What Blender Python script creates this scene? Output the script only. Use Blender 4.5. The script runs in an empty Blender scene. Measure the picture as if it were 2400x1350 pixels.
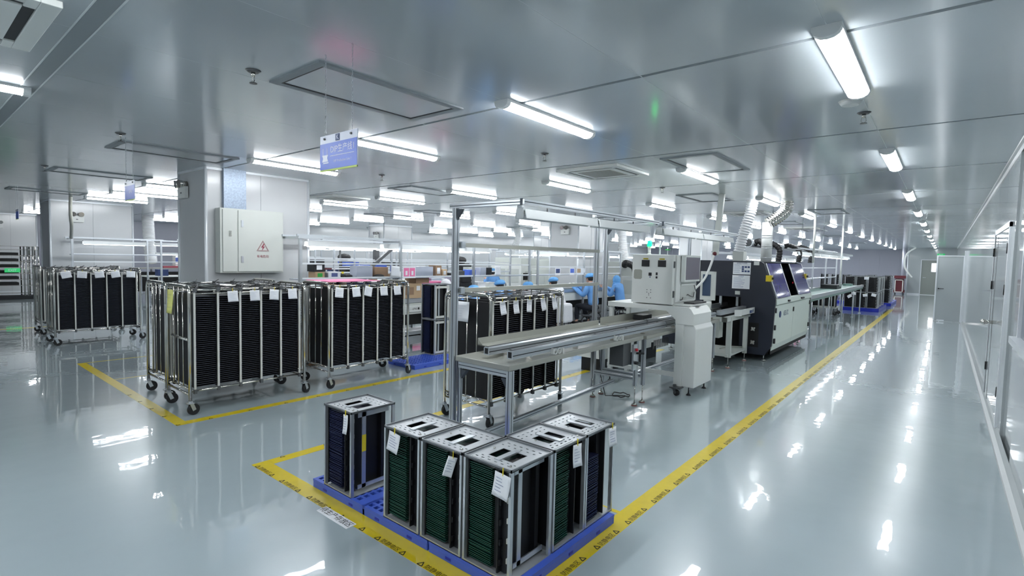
import bpy, math, random
from mathutils import Vector, Matrix
random.seed(7)
PI = math.pi
S = bpy.context.scene
COL = S.collection

# ------------------------------------------------------------------ camera, world, exposure
cam_d = bpy.data.cameras.new('camera'); cam = bpy.data.objects.new('camera', cam_d); COL.objects.link(cam)
R = ((0.7690, 0.0550, -0.6370), (0.6390, -0.0300, 0.7690), (0.0230, -0.9980, -0.0580))
cx = Vector((R[0][0], R[1][0], R[2][0])).normalized()
fw = Vector((R[0][2], R[1][2], R[2][2])); fw = (fw - cx * fw.dot(cx)).normalized()
up = cx.cross(fw)
mw = Matrix(((cx.x, up.x, -fw.x, 0), (cx.y, up.y, -fw.y, 0), (cx.z, up.z, -fw.z, 0), (0, 0, 0, 1)))
cam.matrix_world = Matrix.Translation((0, 0, 1.6)) @ mw
cam_d.sensor_width = 36; cam_d.lens = 1221.6 / 2400 * 36; cam_d.clip_start = 0.05; cam_d.clip_end = 200
S.camera = cam
w = bpy.data.worlds.new('world'); S.world = w; w.use_nodes = True
w.node_tree.nodes['Background'].inputs[0].default_value = (0.8, 0.88, 1, 1)
w.node_tree.nodes['Background'].inputs[1].default_value = 0.4
S.view_settings.view_transform = 'Standard'; S.view_settings.look = 'None'
S.view_settings.gamma = 1; S.view_settings.use_curve_mapping = False
S.view_settings.exposure = 0.0
LAMP = 56.0      # strength of the ceiling diffusers

# ------------------------------------------------------------------ materials
def lin(c):
    c = c / 255.0
    return c / 12.92 if c <= 0.04045 else ((c + 0.055) / 1.055) ** 2.4
def rgb(r, g, b): return (lin(r), lin(g), lin(b), 1)
def mat(name, col, rough=0.5, metal=0.0, noise=0.0, nscale=8, bump=0.0, bscale=60, coat=0.0, crough=0.05, emit=None, es=0, alpha=None, trans=0, rvar=0, spec=None, stretch=None):
    m = bpy.data.materials.new(name); m.use_nodes = True
    nt = m.node_tree; b = nt.nodes['Principled BSDF']
    b.inputs['Base Color'].default_value = col
    b.inputs['Roughness'].default_value = rough
    b.inputs['Metallic'].default_value = metal
    if coat: b.inputs['Coat Weight'].default_value = coat; b.inputs['Coat Roughness'].default_value = crough
    if spec is not None: b.inputs['Specular IOR Level'].default_value = spec
    if emit: b.inputs['Emission Color'].default_value = emit; b.inputs['Emission Strength'].default_value = es
    if alpha is not None: b.inputs['Alpha'].default_value = alpha
    if trans: b.inputs['Transmission Weight'].default_value = trans
    tc = nt.nodes.new('ShaderNodeTexCoord'); mp = nt.nodes.new('ShaderNodeMapping')
    nt.links.new(tc.outputs['Object'], mp.inputs['Vector'])
    if stretch: mp.inputs['Scale'].default_value = stretch
    n = nt.nodes.new('ShaderNodeTexNoise'); n.inputs['Scale'].default_value = nscale; n.inputs['Detail'].default_value = 3
    nt.links.new(mp.outputs['Vector'], n.inputs['Vector'])
    mx = nt.nodes.new('ShaderNodeMix'); mx.data_type = 'RGBA'; mx.blend_type = 'MULTIPLY'
    mx.inputs[0].default_value = 1.0
    rp = nt.nodes.new('ShaderNodeMapRange'); rp.inputs['To Min'].default_value = 1 - max(noise, 0.03); rp.inputs['To Max'].default_value = 1 + max(noise, 0.03) * 0.4
    nt.links.new(n.outputs['Fac'], rp.inputs['Value'])
    cmb = nt.nodes.new('ShaderNodeCombineColor')
    for i in range(3): nt.links.new(rp.outputs['Result'], cmb.inputs[i])
    mx.inputs[6].default_value = col
    nt.links.new(cmb.outputs['Color'], mx.inputs[7]); nt.links.new(mx.outputs[2], b.inputs['Base Color'])
    if rvar:
        r2 = nt.nodes.new('ShaderNodeMapRange'); r2.inputs['To Min'].default_value = max(rough - rvar, 0.01); r2.inputs['To Max'].default_value = rough + rvar
        nt.links.new(n.outputs['Fac'], r2.inputs['Value']); nt.links.new(r2.outputs['Result'], b.inputs['Roughness'])
    if bump:
        n2 = nt.nodes.new('ShaderNodeTexNoise'); n2.inputs['Scale'].default_value = bscale; n2.inputs['Detail'].default_value = 1.5
        nt.links.new(mp.outputs['Vector'], n2.inputs['Vector'])
        bp = nt.nodes.new('ShaderNodeBump'); bp.inputs['Strength'].default_value = bump; bp.inputs['Distance'].default_value = 0.01
        nt.links.new(n2.outputs['Fac'], bp.inputs['Height']); nt.links.new(bp.outputs['Normal'], b.inputs['Normal'])
        if coat: nt.links.new(bp.outputs['Normal'], b.inputs['Coat Normal'])
    return m
K = {}
K['floor'] = mat('epoxy_floor', rgb(163, 176, 181), 0.25, noise=0.05, nscale=1.2, bump=0.13, bscale=5.0, coat=1.0, crough=0.02, rvar=0.05)
K['ceil'] = mat('painted_steel_ceiling', rgb(186, 193, 197), 0.14, metal=0.1, noise=0.04, nscale=2, bump=0.02, bscale=3, spec=0.7)
K['joint'] = mat('ceiling_joint', rgb(132, 140, 144), 0.5)
K['seam'] = mat('pale_joint_sealant', rgb(205, 212, 212), 0.5)
K['wallr'] = mat('glossy_grey_wall_panel', rgb(172, 178, 180), 0.07, noise=0.03, nscale=2, bump=0.015, bscale=2)
K['wall'] = mat('white_wall_panel', rgb(198, 200, 202), 0.2, noise=0.03, nscale=2, spec=0.5)
K['wallg'] = mat('grey_wall_panel', rgb(158, 160, 172), 0.35, noise=0.03)
K['trim'] = mat('white_aluminium_trim', rgb(228, 232, 236), 0.3, metal=0.2)
K['trimr'] = mat('grey_cove_trim', rgb(178, 183, 184), 0.35)
K['alu'] = mat('extruded_aluminium', rgb(198, 203, 208), 0.28, metal=0.75, noise=0.04, nscale=20)
K['slot'] = mat('profile_groove', rgb(80, 86, 94), 0.5, metal=0.5)
K['rim'] = mat('dull_metal_rim', rgb(120, 124, 128), 0.35, metal=0.5)
K['plate'] = mat('galvanised_plate', rgb(178, 182, 186), 0.35, metal=0.5, noise=0.1, nscale=30)
K['galv'] = mat('galvanised_duct', rgb(160, 174, 192), 0.4, metal=0.3, noise=0.5, nscale=45)
K['chrome'] = mat('chrome_tube', rgb(205, 202, 196), 0.1, metal=1.0, noise=0.05)
K['strip'] = mat('pale_strip', rgb(214, 214, 208), 0.4, metal=0.1)
K['black'] = mat('black_plastic', rgb(18, 19, 24), 0.45)
K['guide'] = mat('black_guide', rgb(10, 11, 17), 0.5)
K['rubber'] = mat('black_rubber', rgb(24, 24, 26), 0.6)
K['edge_k'] = mat('tray_edge', rgb(58, 62, 72), 0.35)
K['edge_g'] = mat('green_board_edge', rgb(44, 96, 82), 0.4)  # paler copy of the board green for the lit edges
K['edge_b'] = mat('navy_board_edge', rgb(46, 56, 98), 0.4)
K['board_k'] = mat('black_tray_board', rgb(14, 16, 22), 0.35, noise=0.3, nscale=30)
K['board_g'] = mat('green_circuit_board', rgb(14, 44, 38), 0.35, noise=0.3, nscale=60)  # green deepened to hold the shade in the gaps between boards
K['board_b'] = mat('navy_circuit_board', rgb(16, 20, 44), 0.35, noise=0.3, nscale=60)
K['bluein'] = mat('shadowed_blue_plastic', rgb(16, 26, 110), 0.6)  # darker blue that paints the shade seen through the pallet holes
K['blue'] = mat('blue_pallet_plastic', rgb(66, 96, 196), 0.4, noise=0.08)
K['blued'] = mat('deep_blue_plastic', rgb(20, 40, 160), 0.4)
K['yellow'] = mat('yellow_floor_tape', rgb(214, 190, 20), 0.3, noise=0.15, nscale=14, coat=0.5)
K['yellow2'] = mat('yellow_label', rgb(225, 205, 50), 0.5)
K['ink'] = mat('black_ink', rgb(25, 25, 20), 0.6)
K['paper'] = mat('white_paper', rgb(232, 234, 238), 0.7, noise=0.04)
K['papery'] = mat('yellow_paper', rgb(222, 222, 130), 0.7)
K['inkb'] = mat('blue_grey_print', rgb(90, 100, 150), 0.7)
K['white'] = mat('white_powder_coat', rgb(222, 224, 221), 0.38, noise=0.03, spec=0.4)
K['cream'] = mat('cream_powder_coat', rgb(198, 202, 197), 0.4, noise=0.03)
K['grey'] = mat('grey_powder_coat', rgb(158, 159, 150), 0.3, noise=0.05, coat=0.3)
K['dgrey'] = mat('dark_grey_metal', rgb(90, 92, 94), 0.4, metal=0.3)
K['dark'] = mat('graphite_machine_paint', rgb(30, 35, 48), 0.35, noise=0.05)
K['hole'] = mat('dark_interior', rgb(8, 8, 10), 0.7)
K['mint'] = mat('pale_machine_paint', rgb(212, 222, 214), 0.35)
K['acryl'] = mat('violet_tinted_acrylic', rgb(58, 52, 120), 0.06, noise=0.4, nscale=5, spec=0.08)
K['screen'] = mat('grey_screen_glass', rgb(112, 104, 116), 0.12)
K['glassb'] = mat('blue_grey_glass', rgb(60, 76, 98), 0.1)
K['lampw'] = mat('lamp_housing', rgb(225, 228, 228), 0.4)
K['glow'] = mat('lit_diffuser', rgb(250, 250, 250), 0.5, emit=(0.93, 0.97, 1, 1), es=LAMP)
K['tube'] = mat('lit_tube', rgb(250, 250, 250), 0.5, emit=(0.93, 0.96, 1, 1), es=7)
K['green_l'] = mat('green_lamp', rgb(10, 240, 90), 0.4, emit=(0.0, 1.0, 0.16, 1), es=4)
K['exit_l'] = mat('green_exit_light', rgb(60, 190, 110), 0.4, emit=(0.05, 0.8, 0.25, 1), es=0.35)
K['winlight'] = mat('daylit_pane', rgb(250, 245, 245), 0.4, emit=(1, 0.95, 0.95, 1), es=1.6)
K['cap'] = mat('blue_cap_cloth', rgb(112, 176, 235), 0.8, noise=0.12, nscale=40, bump=0.4, bscale=50)
K['coat'] = mat('blue_smock_cloth', rgb(112, 166, 228), 0.8, noise=0.12, nscale=30, bump=0.4, bscale=40)
K['coatw'] = mat('white_smock_cloth', rgb(222, 222, 226), 0.8, noise=0.08, nscale=30, bump=0.4, bscale=40)
K['pants'] = mat('black_trouser_cloth', rgb(22, 25, 36), 0.8)
K['skin'] = mat('skin', rgb(205, 160, 140), 0.55)
K['hair'] = mat('dark_hair', rgb(28, 24, 24), 0.6)
K['glove'] = mat('white_glove', rgb(235, 235, 235), 0.7)
K['card'] = mat('brown_cardboard', rgb(150, 122, 98), 0.7, noise=0.1)
K['card2'] = mat('tan_cardboard', rgb(188, 160, 126), 0.7, noise=0.1)
K['pink'] = mat('pink_board', rgb(232, 120, 168), 0.5)
K['red'] = mat('red_paint', rgb(190, 30, 45), 0.4)
K['maroon'] = mat('maroon_plastic', rgb(90, 24, 36), 0.5)
K['signb'] = mat('sign_blue', rgb(78, 110, 205), 0.35)
K['signw'] = mat('sign_white', rgb(222, 226, 240), 0.35)
K['lime'] = mat('sign_lime', rgb(196, 218, 120), 0.5)
K['navy'] = mat('sign_navy', rgb(40, 62, 110), 0.5)
K['warn'] = mat('warning_red', rgb(150, 66, 80), 0.5)
K['film'] = mat('cloudy_grey_film', rgb(176, 182, 196), 0.25, noise=0.15, nscale=4)
K['belt'] = mat('teal_green_belt', rgb(110, 140, 132), 0.4, noise=0.1)
K['green'] = mat('green_mark', rgb(50, 170, 70), 0.6)
K['doorg'] = mat('grey_door_paint', rgb(140, 145, 140), 0.45)
K['foot'] = mat('reddish_foot_pad', rgb(150, 90, 84), 0.5)
K['ductw'] = mat('white_flex_duct', rgb(226, 228, 230), 0.35)

# ------------------------------------------------------------------ mesh helpers
ORD = ('first', 'second', 'third', 'fourth', 'fifth', 'sixth', 'seventh', 'eighth', 'ninth', 'tenth', 'eleventh', 'twelfth', 'thirteenth')
class MB:
    def __init__(s): s.v = []; s.f = []; s.sm = []
    def quadbox(s, c8, sm=False):
        n = len(s.v); s.v += c8
        for a in ((0,3,2,1),(4,5,6,7),(0,1,5,4),(1,2,6,5),(2,3,7,6),(3,0,4,7)):
            s.f.append(tuple(n+i for i in a)); s.sm.append(sm)
        return s
    def box(s, x0, x1, y0, y1, z0, z1):
        return s.quadbox([(x0,y0,z0),(x1,y0,z0),(x1,y1,z0),(x0,y1,z0),(x0,y0,z1),(x1,y0,z1),(x1,y1,z1),(x0,y1,z1)])
    def bar(s, p, q, a, b, upv=(0,0,1)):
        p = Vector(p); q = Vector(q); d = (q-p).normalized(); u = Vector(upv)
        if abs(d.dot(u)) > 0.99: u = Vector((0,1,0))
        sx = d.cross(u).normalized(); uz = sx.cross(d)
        c = []
        for e in (p, q):
            for i, j in ((-1,-1),(1,-1),(1,1),(-1,1)): c.append(tuple(e + sx*(a/2*i) + uz*(b/2*j)))
        return s.quadbox(c)
    def ring(s, pts, rs, n=10, cap=True, closed=False):
        pts = [Vector(p) for p in pts]; m = len(pts); base = len(s.v)
        prev = None
        for i, p in enumerate(pts):
            if closed: d = pts[(i+1) % m] - pts[i-1]
            else: d = (pts[min(i+1, m-1)] - pts[max(i-1, 0)])
            if d.length < 1e-9: d = Vector((0,0,1))
            d.normalize()
            if prev is None:
                a = d.cross(Vector((0,0,1)))
                if a.length < 0.05: a = d.cross(Vector((0,1,0)))
            else: a = prev - d*prev.dot(d)
            a.normalize(); prev = a; b = d.cross(a)
            r = rs[i] if isinstance(rs, (list, tuple)) else rs
            for k in range(n):
                t = 2*PI*k/n; s.v.append(tuple(p + a*(r*math.cos(t)) + b*(r*math.sin(t))))
        for i in range(m if closed else m-1):
            j = (i+1) % m
            for k in range(n):
                k2 = (k+1) % n
                s.f.append((base+i*n+k, base+i*n+k2, base+j*n+k2, base+j*n+k)); s.sm.append(True)
        if cap and not closed:
            s.f.append(tuple(base+k for k in range(n))[::-1]); s.sm.append(False)
            s.f.append(tuple(base+(m-1)*n+k for k in range(n))); s.sm.append(False)
        return s
    def cyl(s, p, q, r, n=12, r2=None): return s.ring([p, q], [r, r if r2 is None else r2], n)
    def prism(s, prof, axis, a, b):
        """prof: list of 2-D points; axis 'x' -> prof=(y,z), 'y' -> (x,z), 'z' -> (x,y)"""
        n = len(prof); base = len(s.v)
        for t in (a, b):
            for p in prof:
                s.v.append({'x': (t, p[0], p[1]), 'y': (p[0], t, p[1]), 'z': (p[0], p[1], t)}[axis])
        s.f.append(tuple(base+i for i in range(n))); s.sm.append(False)
        s.f.append(tuple(base+n+i for i in range(n))[::-1]); s.sm.append(False)
        for i in range(n):
            j = (i+1) % n
            s.f.append((base+i, base+n+i, base+n+j, base+j)); s.sm.append(False)
        return s
    def sph(s, c, r, n=14, m=9, sc=(1,1,1), z0=-1, z1=1):
        base = len(s.v); c = Vector(c)
        for i in range(m+1):
            t = math.asin(max(-1, min(1, z0 + (z1-z0)*i/m)))
            for k in range(n):
                a = 2*PI*k/n
                s.v.append((c.x + r*sc[0]*math.cos(t)*math.cos(a), c.y + r*sc[1]*math.cos(t)*math.sin(a), c.z + r*sc[2]*math.sin(t)))
        for i in range(m):
            for k in range(n):
                k2 = (k+1) % n
                s.f.append((base+i*n+k, base+i*n+k2, base+(i+1)*n+k2, base+(i+1)*n+k)); s.sm.append(True)
        s.f.append(tuple(base+k for k in range(n))[::-1]); s.sm.append(True)
        s.f.append(tuple(base+m*n+k for k in range(n))); s.sm.append(True)
        return s
    def holes(s, x0, x1, y0, y1, z0, z1, hs):
        """plate with rectangular holes hs=(x0,x1,y0,y1)"""
        xs = sorted({x0, x1, *[h[0] for h in hs], *[h[1] for h in hs]}); ys = sorted({y0, y1, *[h[2] for h in hs], *[h[3] for h in hs]})
        for j in range(len(ys)-1):
            ym = (ys[j]+ys[j+1])/2; st = None
            for i in range(len(xs)-1):
                xm = (xs[i]+xs[i+1])/2
                inh = any(h[0] < xm < h[1] and h[2] < ym < h[3] for h in hs)
                if not inh and st is None: st = xs[i]
                if inh and st is not None: s.box(st, xs[i], ys[j], ys[j+1], z0, z1); st = None
            if st is not None: s.box(st, x1, ys[j], ys[j+1], z0, z1)
        return s
    def build(s, name, m, parent=None, loc=None, kind=None, label=None, bevel=0, world=False, fixn=True):
        me = bpy.data.meshes.new(name)
        if world and parent is not None:
            o_ = Vector(parent.location); p_ = parent.parent
            while p_: o_ = o_ + Vector(p_.location); p_ = p_.parent
            s.v = [(a-o_.x, b-o_.y, c-o_.z) for a, b, c in s.v]
        me.from_pydata(s.v, [], s.f)
        me.polygons.foreach_set('use_smooth', s.sm)
        if isinstance(m, str): m = K[m]
        me.materials.append(m); me.update()
        o = bpy.data.objects.new(name, me); COL.objects.link(o)
        if fixn:
            import bmesh
            bm = bmesh.new(); bm.from_mesh(me); bmesh.ops.recalc_face_normals(bm, faces=bm.faces); bm.to_mesh(me); bm.free()
        if parent: o.parent = parent
        if loc: o.location = loc
        if kind: o['kind'] = kind
        if label: o['label'] = label
        if bevel:
            b = o.modifiers.new('bevel', 'BEVEL'); b.width = bevel; b.segments = 2; b.limit_method = 'ANGLE'
        return o
def islands(m):
    par = list(range(len(m.v)))
    def fd(a):
        while par[a] != a: par[a] = par[par[a]]; a = par[a]
        return a
    for f in m.f:
        r = fd(f[0])
        for q in f[1:]: par[fd(q)] = r
    grp = {}
    for i, f in enumerate(m.f): grp.setdefault(fd(f[0]), []).append(i)
    return list(grp.values())
def split(m, name, mt, parent, world=False, label=None):
    """every separate piece of m becomes a part of its own; alike pieces share their mesh"""
    off = Vector((0, 0, 0))
    if world:
        off = Vector(parent.location); p_ = parent.parent
        while p_: off = off+Vector(p_.location); p_ = p_.parent
    cache_ = {}; out = []
    for g in islands(m):
        ids = sorted({q for i in g for q in m.f[i]}); mp = {q: k for k, q in enumerate(ids)}
        P = [Vector(m.v[q]) for q in ids]; c = sum(P, Vector((0, 0, 0)))/len(P)
        key = tuple(round(x, 4) for p in P for x in (p-c))
        if key not in cache_:
            n = MB(); n.v = [tuple(p-c) for p in P]; n.f = [tuple(mp[q] for q in m.f[i]) for i in g]; n.sm = [m.sm[i] for i in g]
            o = n.build(name, mt, parent, c-off); cache_[key] = o
        else: o = put(name, cache_[key], parent, c-off)
        if label: o['label'] = label
        out.append(o)
    return out
def edge(o, m_):  # dark faces and paler edges paint the shade between stacked boards
    o.data.materials.append(K[m_])
    for p in o.data.polygons:
        if abs(p.normal.z) < .5: p.material_index = 1
    return o
def put(name, me_obj, parent, loc=(0,0,0), rz=0, label=None):
    o = bpy.data.objects.new(name, me_obj.data); COL.objects.link(o); o.parent = parent; o.location = loc; o.rotation_euler = (0,0,rz)
    if 'kind' in me_obj: o['kind'] = me_obj['kind']
    if label: o['label'] = label
    return o
def thing(name, label, cat, loc=(0,0,0), rz=0, group=None):
    o = bpy.data.objects.new(name, None); COL.objects.link(o); o.empty_display_size = 0.1
    o.location = loc; o.rotation_euler = (0,0,rz); o['label'] = label; o['category'] = cat
    if group: o['group'] = group
    return o
def tag(o, label, cat, group=None):
    o['label'] = label; o['category'] = cat
    if group: o['group'] = group
    return o
KIDS = {}
def kids(r): return [c for c in bpy.data.objects if c.parent == r]
def dup(root, loc, rz=0, label=None, group=None, tree=None):
    r = root.copy(); COL.objects.link(r); r.location = loc; r.rotation_euler = (0,0,rz)
    if label: r['label'] = label
    if group: r['group'] = group
    if root.name not in KIDS: KIDS[root.name] = [(c, kids(c)) for c in kids(root)]
    for c, gs in KIDS[root.name]:
        d = c.copy(); COL.objects.link(d); d.parent = r
        for g in gs:
            e = g.copy(); COL.objects.link(e); e.parent = d
    return r
def struct(o): o['kind'] = 'structure'; return o
def text(name, body, size, m, parent=None, M=None, extrude=0.0, label=None):
    """text turned into a mesh; M places it (x right, y up, z out of the face)"""
    c = bpy.data.curves.new(name, 'FONT'); c.body = body; c.size = size; c.extrude = extrude; c.align_x = 'CENTER'; c.align_y = 'CENTER'; c.resolution_u = 2
    t = bpy.data.objects.new(name, c); COL.objects.link(t)
    dg = bpy.context.evaluated_depsgraph_get()
    me = bpy.data.meshes.new_from_object(t.evaluated_get(dg)); bpy.data.objects.remove(t)
    me.materials.clear(); me.materials.append(K[m])
    o = bpy.data.objects.new(name, me); COL.objects.link(o)
    if parent: o.parent = parent
    if M is not None: o.matrix_local = M
    if label: o['label'] = label
    return o
def face(pos, nrm, upv=(0,0,1)):
    """matrix for a flat print at pos facing nrm"""
    z = Vector(nrm).normalized(); u = Vector(upv); x = u.cross(z).normalized(); y = z.cross(x)
    return Matrix(((x.x,y.x,z.x,pos[0]),(x.y,y.y,z.y,pos[1]),(x.z,y.z,z.z,pos[2]),(0,0,0,1)))
def prof(m, g, p, q, a=0.03, b=0.03):
    """aluminium extrusion: body plus dark grooves"""
    m.bar(p, q, a, b)
    P = Vector(p); Q = Vector(q); d = (Q-P).normalized(); u = Vector((0,0,1))
    if abs(d.dot(u)) > 0.99: u = Vector((0,1,0))
    sx = d.cross(u).normalized(); uz = sx.cross(d)
    for v_, t in ((sx, a), (-sx, a), (uz, b), (-uz, b)):
        off = v_*(t/2)
        n_ = max(1, round((b if abs(v_.dot(sx)) > .5 else a)/0.035))
        wv = uz if abs(v_.dot(sx)) > .5 else sx; wt = b if abs(v_.dot(sx)) > .5 else a
        for k in range(n_):
            o2 = wv*(wt*((k+0.5)/n_-0.5))
            g.bar(tuple(P+off+o2+d*0.001), tuple(Q+off+o2-d*0.001), 0.007 if abs(v_.dot(sx)) < .5 else 0.0012, 0.007 if abs(v_.dot(sx)) > .5 else 0.0012)

H = 2.70
XE = 0.47; YN = 42.4; XW = -25.3; YS = -3.8
# ------------------------------------------------------------------ setting
struct(MB().box(XW-.2, XE+.2, YS-.2, YN+.2, -0.1, 0).build('floor', 'floor'))
ceiling = struct(MB().box(XW-.2, XE+.2, YS-.2, YN+.2, H+0.012, H+0.12).build('ceiling', 'joint'))
ys = [0.68 + 2.25*k for k in range(-2, 20)]
ys = [YS] + [y for y in ys if YS < y < YN] + [YN]
xs = [-0.48 - 0.985*k for k in range(0, 26)]
xs = [x for x in xs if x > XW][::-1]; xs = [XW] + xs + [XE]
cells = []
for i in range(len(xs)-1):
    for j in range(len(ys)-1):
        cells.append((math.hypot((xs[i]+xs[i+1])/2, (ys[j]+ys[j+1])/2), xs[i], xs[i+1], ys[j], ys[j+1]))
cells.sort(); cache = {}; rest = MB()
for k, (d_, x0, x1, y0, y1) in enumerate(cells):
    if k < 290:
        key = (round(x1-x0, 3), round(y1-y0, 3))
        if key not in cache:
            o = MB().box(-(x1-x0)/2+.0015, (x1-x0)/2-.0015, -(y1-y0)/2+.017, (y1-y0)/2-.017, 0, 0.012).build('ceiling_panel', 'ceil', ceiling, ((x0+x1)/2, (y0+y1)/2, H)); cache[key] = o
        else: put('ceiling_panel', cache[key], ceiling, ((x0+x1)/2, (y0+y1)/2, H))
    else: rest.box(x0+.0015, x1-.0015, y0+.012, y1-.012, H, H+.012)
m = MB()
for x_ in xs[1:-1]: m.box(x_-.0015, x_+.0015, YS, YN, H+.0005, H+.006)
for x_ in (.635, .725): m.box(XW, XE, x_-.004, x_+.004, H-.0015, H+.001)
split(m, 'joint_seal', 'seam', ceiling)
MB().box(XW, XE, .64, .72, H-.001, H+.002).build('wide_joint_strip', 'joint', ceiling)
rest.build('ceiling_panels', 'ceil', ceiling, kind='stuff')
# walls
def wall(name, m, panels, parent_mat='wall'):
    o = struct(m.build(name, parent_mat))
    sh = {}
    for (sx, sy, sz, c) in panels:
        key = (round(sx,3), round(sy,3), round(sz,3))
        if key not in sh: sh[key] = MB().box(-sx/2, sx/2, -sy/2, sy/2, 0, sz).build('wall_panel', parent_mat, o, c)
        else: put('wall_panel', sh[key], o, c)
    return o
pan = []
y = -3.8
while y < 38.4:
    y1 = min(y+1.15, 38.4)
    if not (y1 > 3.9 and y < 5.6): pan.append((0.02, y1-y-.005, H, (XE+.01, (y+y1)/2, 0)))
    y = y1
wall_right = wall('wall_right', MB().box(XE+.02, XE+.15, YS, 38.6, 0, H), pan, 'wallr')
MB().box(XE, XE+.02, 3.1, 5.6, 0, 1.07).build('wall_panel', 'wallr', wall_right); MB().box(XE, XE+.02, 3.1, 5.6, 2.2, H).build('wall_panel', 'wallr', wall_right)
for nm, (a, b) in (('baseboard_right', (YS, 38.4)),):
    pr = [(XE, 0), (XE-.055, 0), (XE-.05, .012), (XE-.022, .03), (XE-.008, .06), (XE, .075)]
    struct(MB().prism(pr, 'y', a, b).build(nm, 'trimr'))
pr = [(XE, H), (XE-.035, H), (XE-.03, H-.008), (XE-.012, H-.018), (XE-.005, H-.035), (XE, H-.045)]
struct(MB().prism(pr, 'y', YS, 38.4).build('trim_1', 'trimr'))
pan = [(min(1.1, -1.72-x)-.006, .02, H, (x+min(1.1, -1.72-x)/2, YN-.01, 0)) for x in [-21+1.1*i for i in range(18)] if -1.72-x > .2]
wall('wall_back', MB().box(-20.2, -1.7, YN, YN+.15, 0, H), pan, 'wallg')
struct(MB().box(-1.72, -1.7, 38.4, YN, 0, H).build('wall_jog', 'wall'))
wf = struct(MB().box(-1.7, -1.09, 38.4, 38.5, 0, H).box(-.11, XE, 38.4, 38.5, 0, H).box(-1.09, -.11, 38.4, 38.5, 2.04, H).build('wall_far', 'wallr'))
struct(MB().cyl((-1.7, 38.39, 0), (-1.7, 38.39, H), .035, 10).build('trim_2', 'trim'))
struct(MB().box(-1.7, -1.1, 38.37, 38.4, 0, .07).box(-.1, XE, 38.37, 38.4, 0, .07).build('baseboard_far', 'trim'))
struct(MB().box(XW-.15, XW, YS, 11, 0, H).build('wall_left', 'wallg'))
struct(MB().box(-20.2, -20.0, 11, YN, 0, H).box(XW, -20, 11, 11.15, 0, H).build('wall_left_far', 'wall'))
struct(MB().box(XW, XE, YS-.15, YS, 0, H).build('wall_behind', 'wall'))
# far door ajar panel with bright window
d2 = struct(MB().box(-1.06, -.14, 38.44, 38.48, .02, 2.01).build('door_2', 'doorg'))
MB().box(-1.09, -1.06, 38.38, 38.5, 0, 2.04).box(-.14, -.11, 38.38, 38.5, 0, 2.04).box(-1.09, -.11, 38.38, 38.5, 2.01, 2.04).build('door_frame', 'trim', d2)
MB().box(-.60, -.40, 38.425, 38.445, 1.35, 1.83).build('window_pane', 'winlight', d2, label='bright daylit window pane')
split(MB().box(-.62, -.38, 38.43, 38.44, 1.33, 1.85), 'window_frame', 'trim', d2)
MB().box(-1.06, -.14, 38.36, 38.44, 0.0, .022).build('threshold', 'trim', d2)
MB().cyl((-.95, 38.43, 1.0), (-.95, 38.36, 1.0), .02).bar((-.95, 38.36, 1.0), (-.83, 38.36, 1.0), .02, .02).build('door_handle', 'alu', d2)
# open grey door leaf standing out from the right wall
d1 = struct(MB().box(-.17, .40, 20.0, 20.05, .03, 1.93).build('door_1', 'wallr'))
MB().box(-.205, -.17, 19.985, 20.06, .02, 1.96).box(.40, .44, 19.985, 20.06, .02, 1.96).box(-.17, .40, 19.985, 20.06, 1.93, 1.96).build('door_frame', 'trim', d1)
MB().cyl((-.12, 20.0, .98), (-.12, 19.93, .98), .018).bar((-.12, 19.93, .98), (-.0, 19.93, .98), .018, .018).build('door_handle', 'black', d1)
split(MB().box(.44, .462, 19.96, 20.08, .3, .42).box(.44, .462, 19.96, 20.08, 1.6, 1.72), 'hinge', 'dgrey', d1)
MB().box(-.12, .05, 19.975, 19.985, .02, .06).build('floor_seal', 'trim', d1)
MB().box(XE-.05, XE, 19.9, 20.15, 0, 2.1).build('door_post', 'trim', d1)
# unequal double door in the right wall
d3 = struct(MB().box(XE-.012, XE, 6.9, 8.28, .06, 2.0).build('door_3', 'wallr'))
MB().box(XE-.012, XE, 8.30, 8.72, .06, 2.0).build('door_leaf', 'wallr', d3)
MB().box(XE-.02, XE, 6.84, 6.895, .06, 2.05).box(XE-.02, XE, 8.725, 8.78, .06, 2.05).box(XE-.02, XE, 6.84, 8.78, 2.005, 2.06).build('door_frame', 'trim', d3)
MB().box(XE-.014, XE-.012, 8.286, 8.294, .06, 2.0).box(XE-.0145, XE-.012, 6.896, 6.901, .06, 2.0).box(XE-.0145, XE-.012, 8.72, 8.725, .06, 2.0).build('door_gap', 'dgrey', d3)
for yy in (6.9, 8.72):
    for zz in (.35, 1.35, 1.75): split(MB().cyl((XE-.02, yy, zz), (XE-.02, yy, zz+.10), .008, 8), 'hinge', 'black', d3)
MB().cyl((XE-.012, 8.2, .98), (XE-.075, 8.2, .98), .022).cyl((XE-.07, 8.2, .98), (XE-.07, 8.05, .98), .012).sph((XE-.09, 8.2, .98), .032).build('door_handle', 'chrome', d3)
# window frame nearest the camera on the right wall
w1 = struct(MB().box(XE, XE+.01, 3.9, 5.5, 1.07, 2.2).build('window_1', 'glassb'))
split(MB().box(XE-.02, XE+.02, 5.5, 5.56, 1.05, 2.22).box(XE-.02, XE+.02, 3.84, 3.9, 1.05, 2.22).box(XE-.02, XE+.02, 3.84, 5.56, 2.17, 2.22), 'window_frame', 'trim', w1)
MB().box(XE-.06, XE+.02, 3.8, 5.6, 1.03, 1.08).build('window_sill', 'trim', w1)
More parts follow.
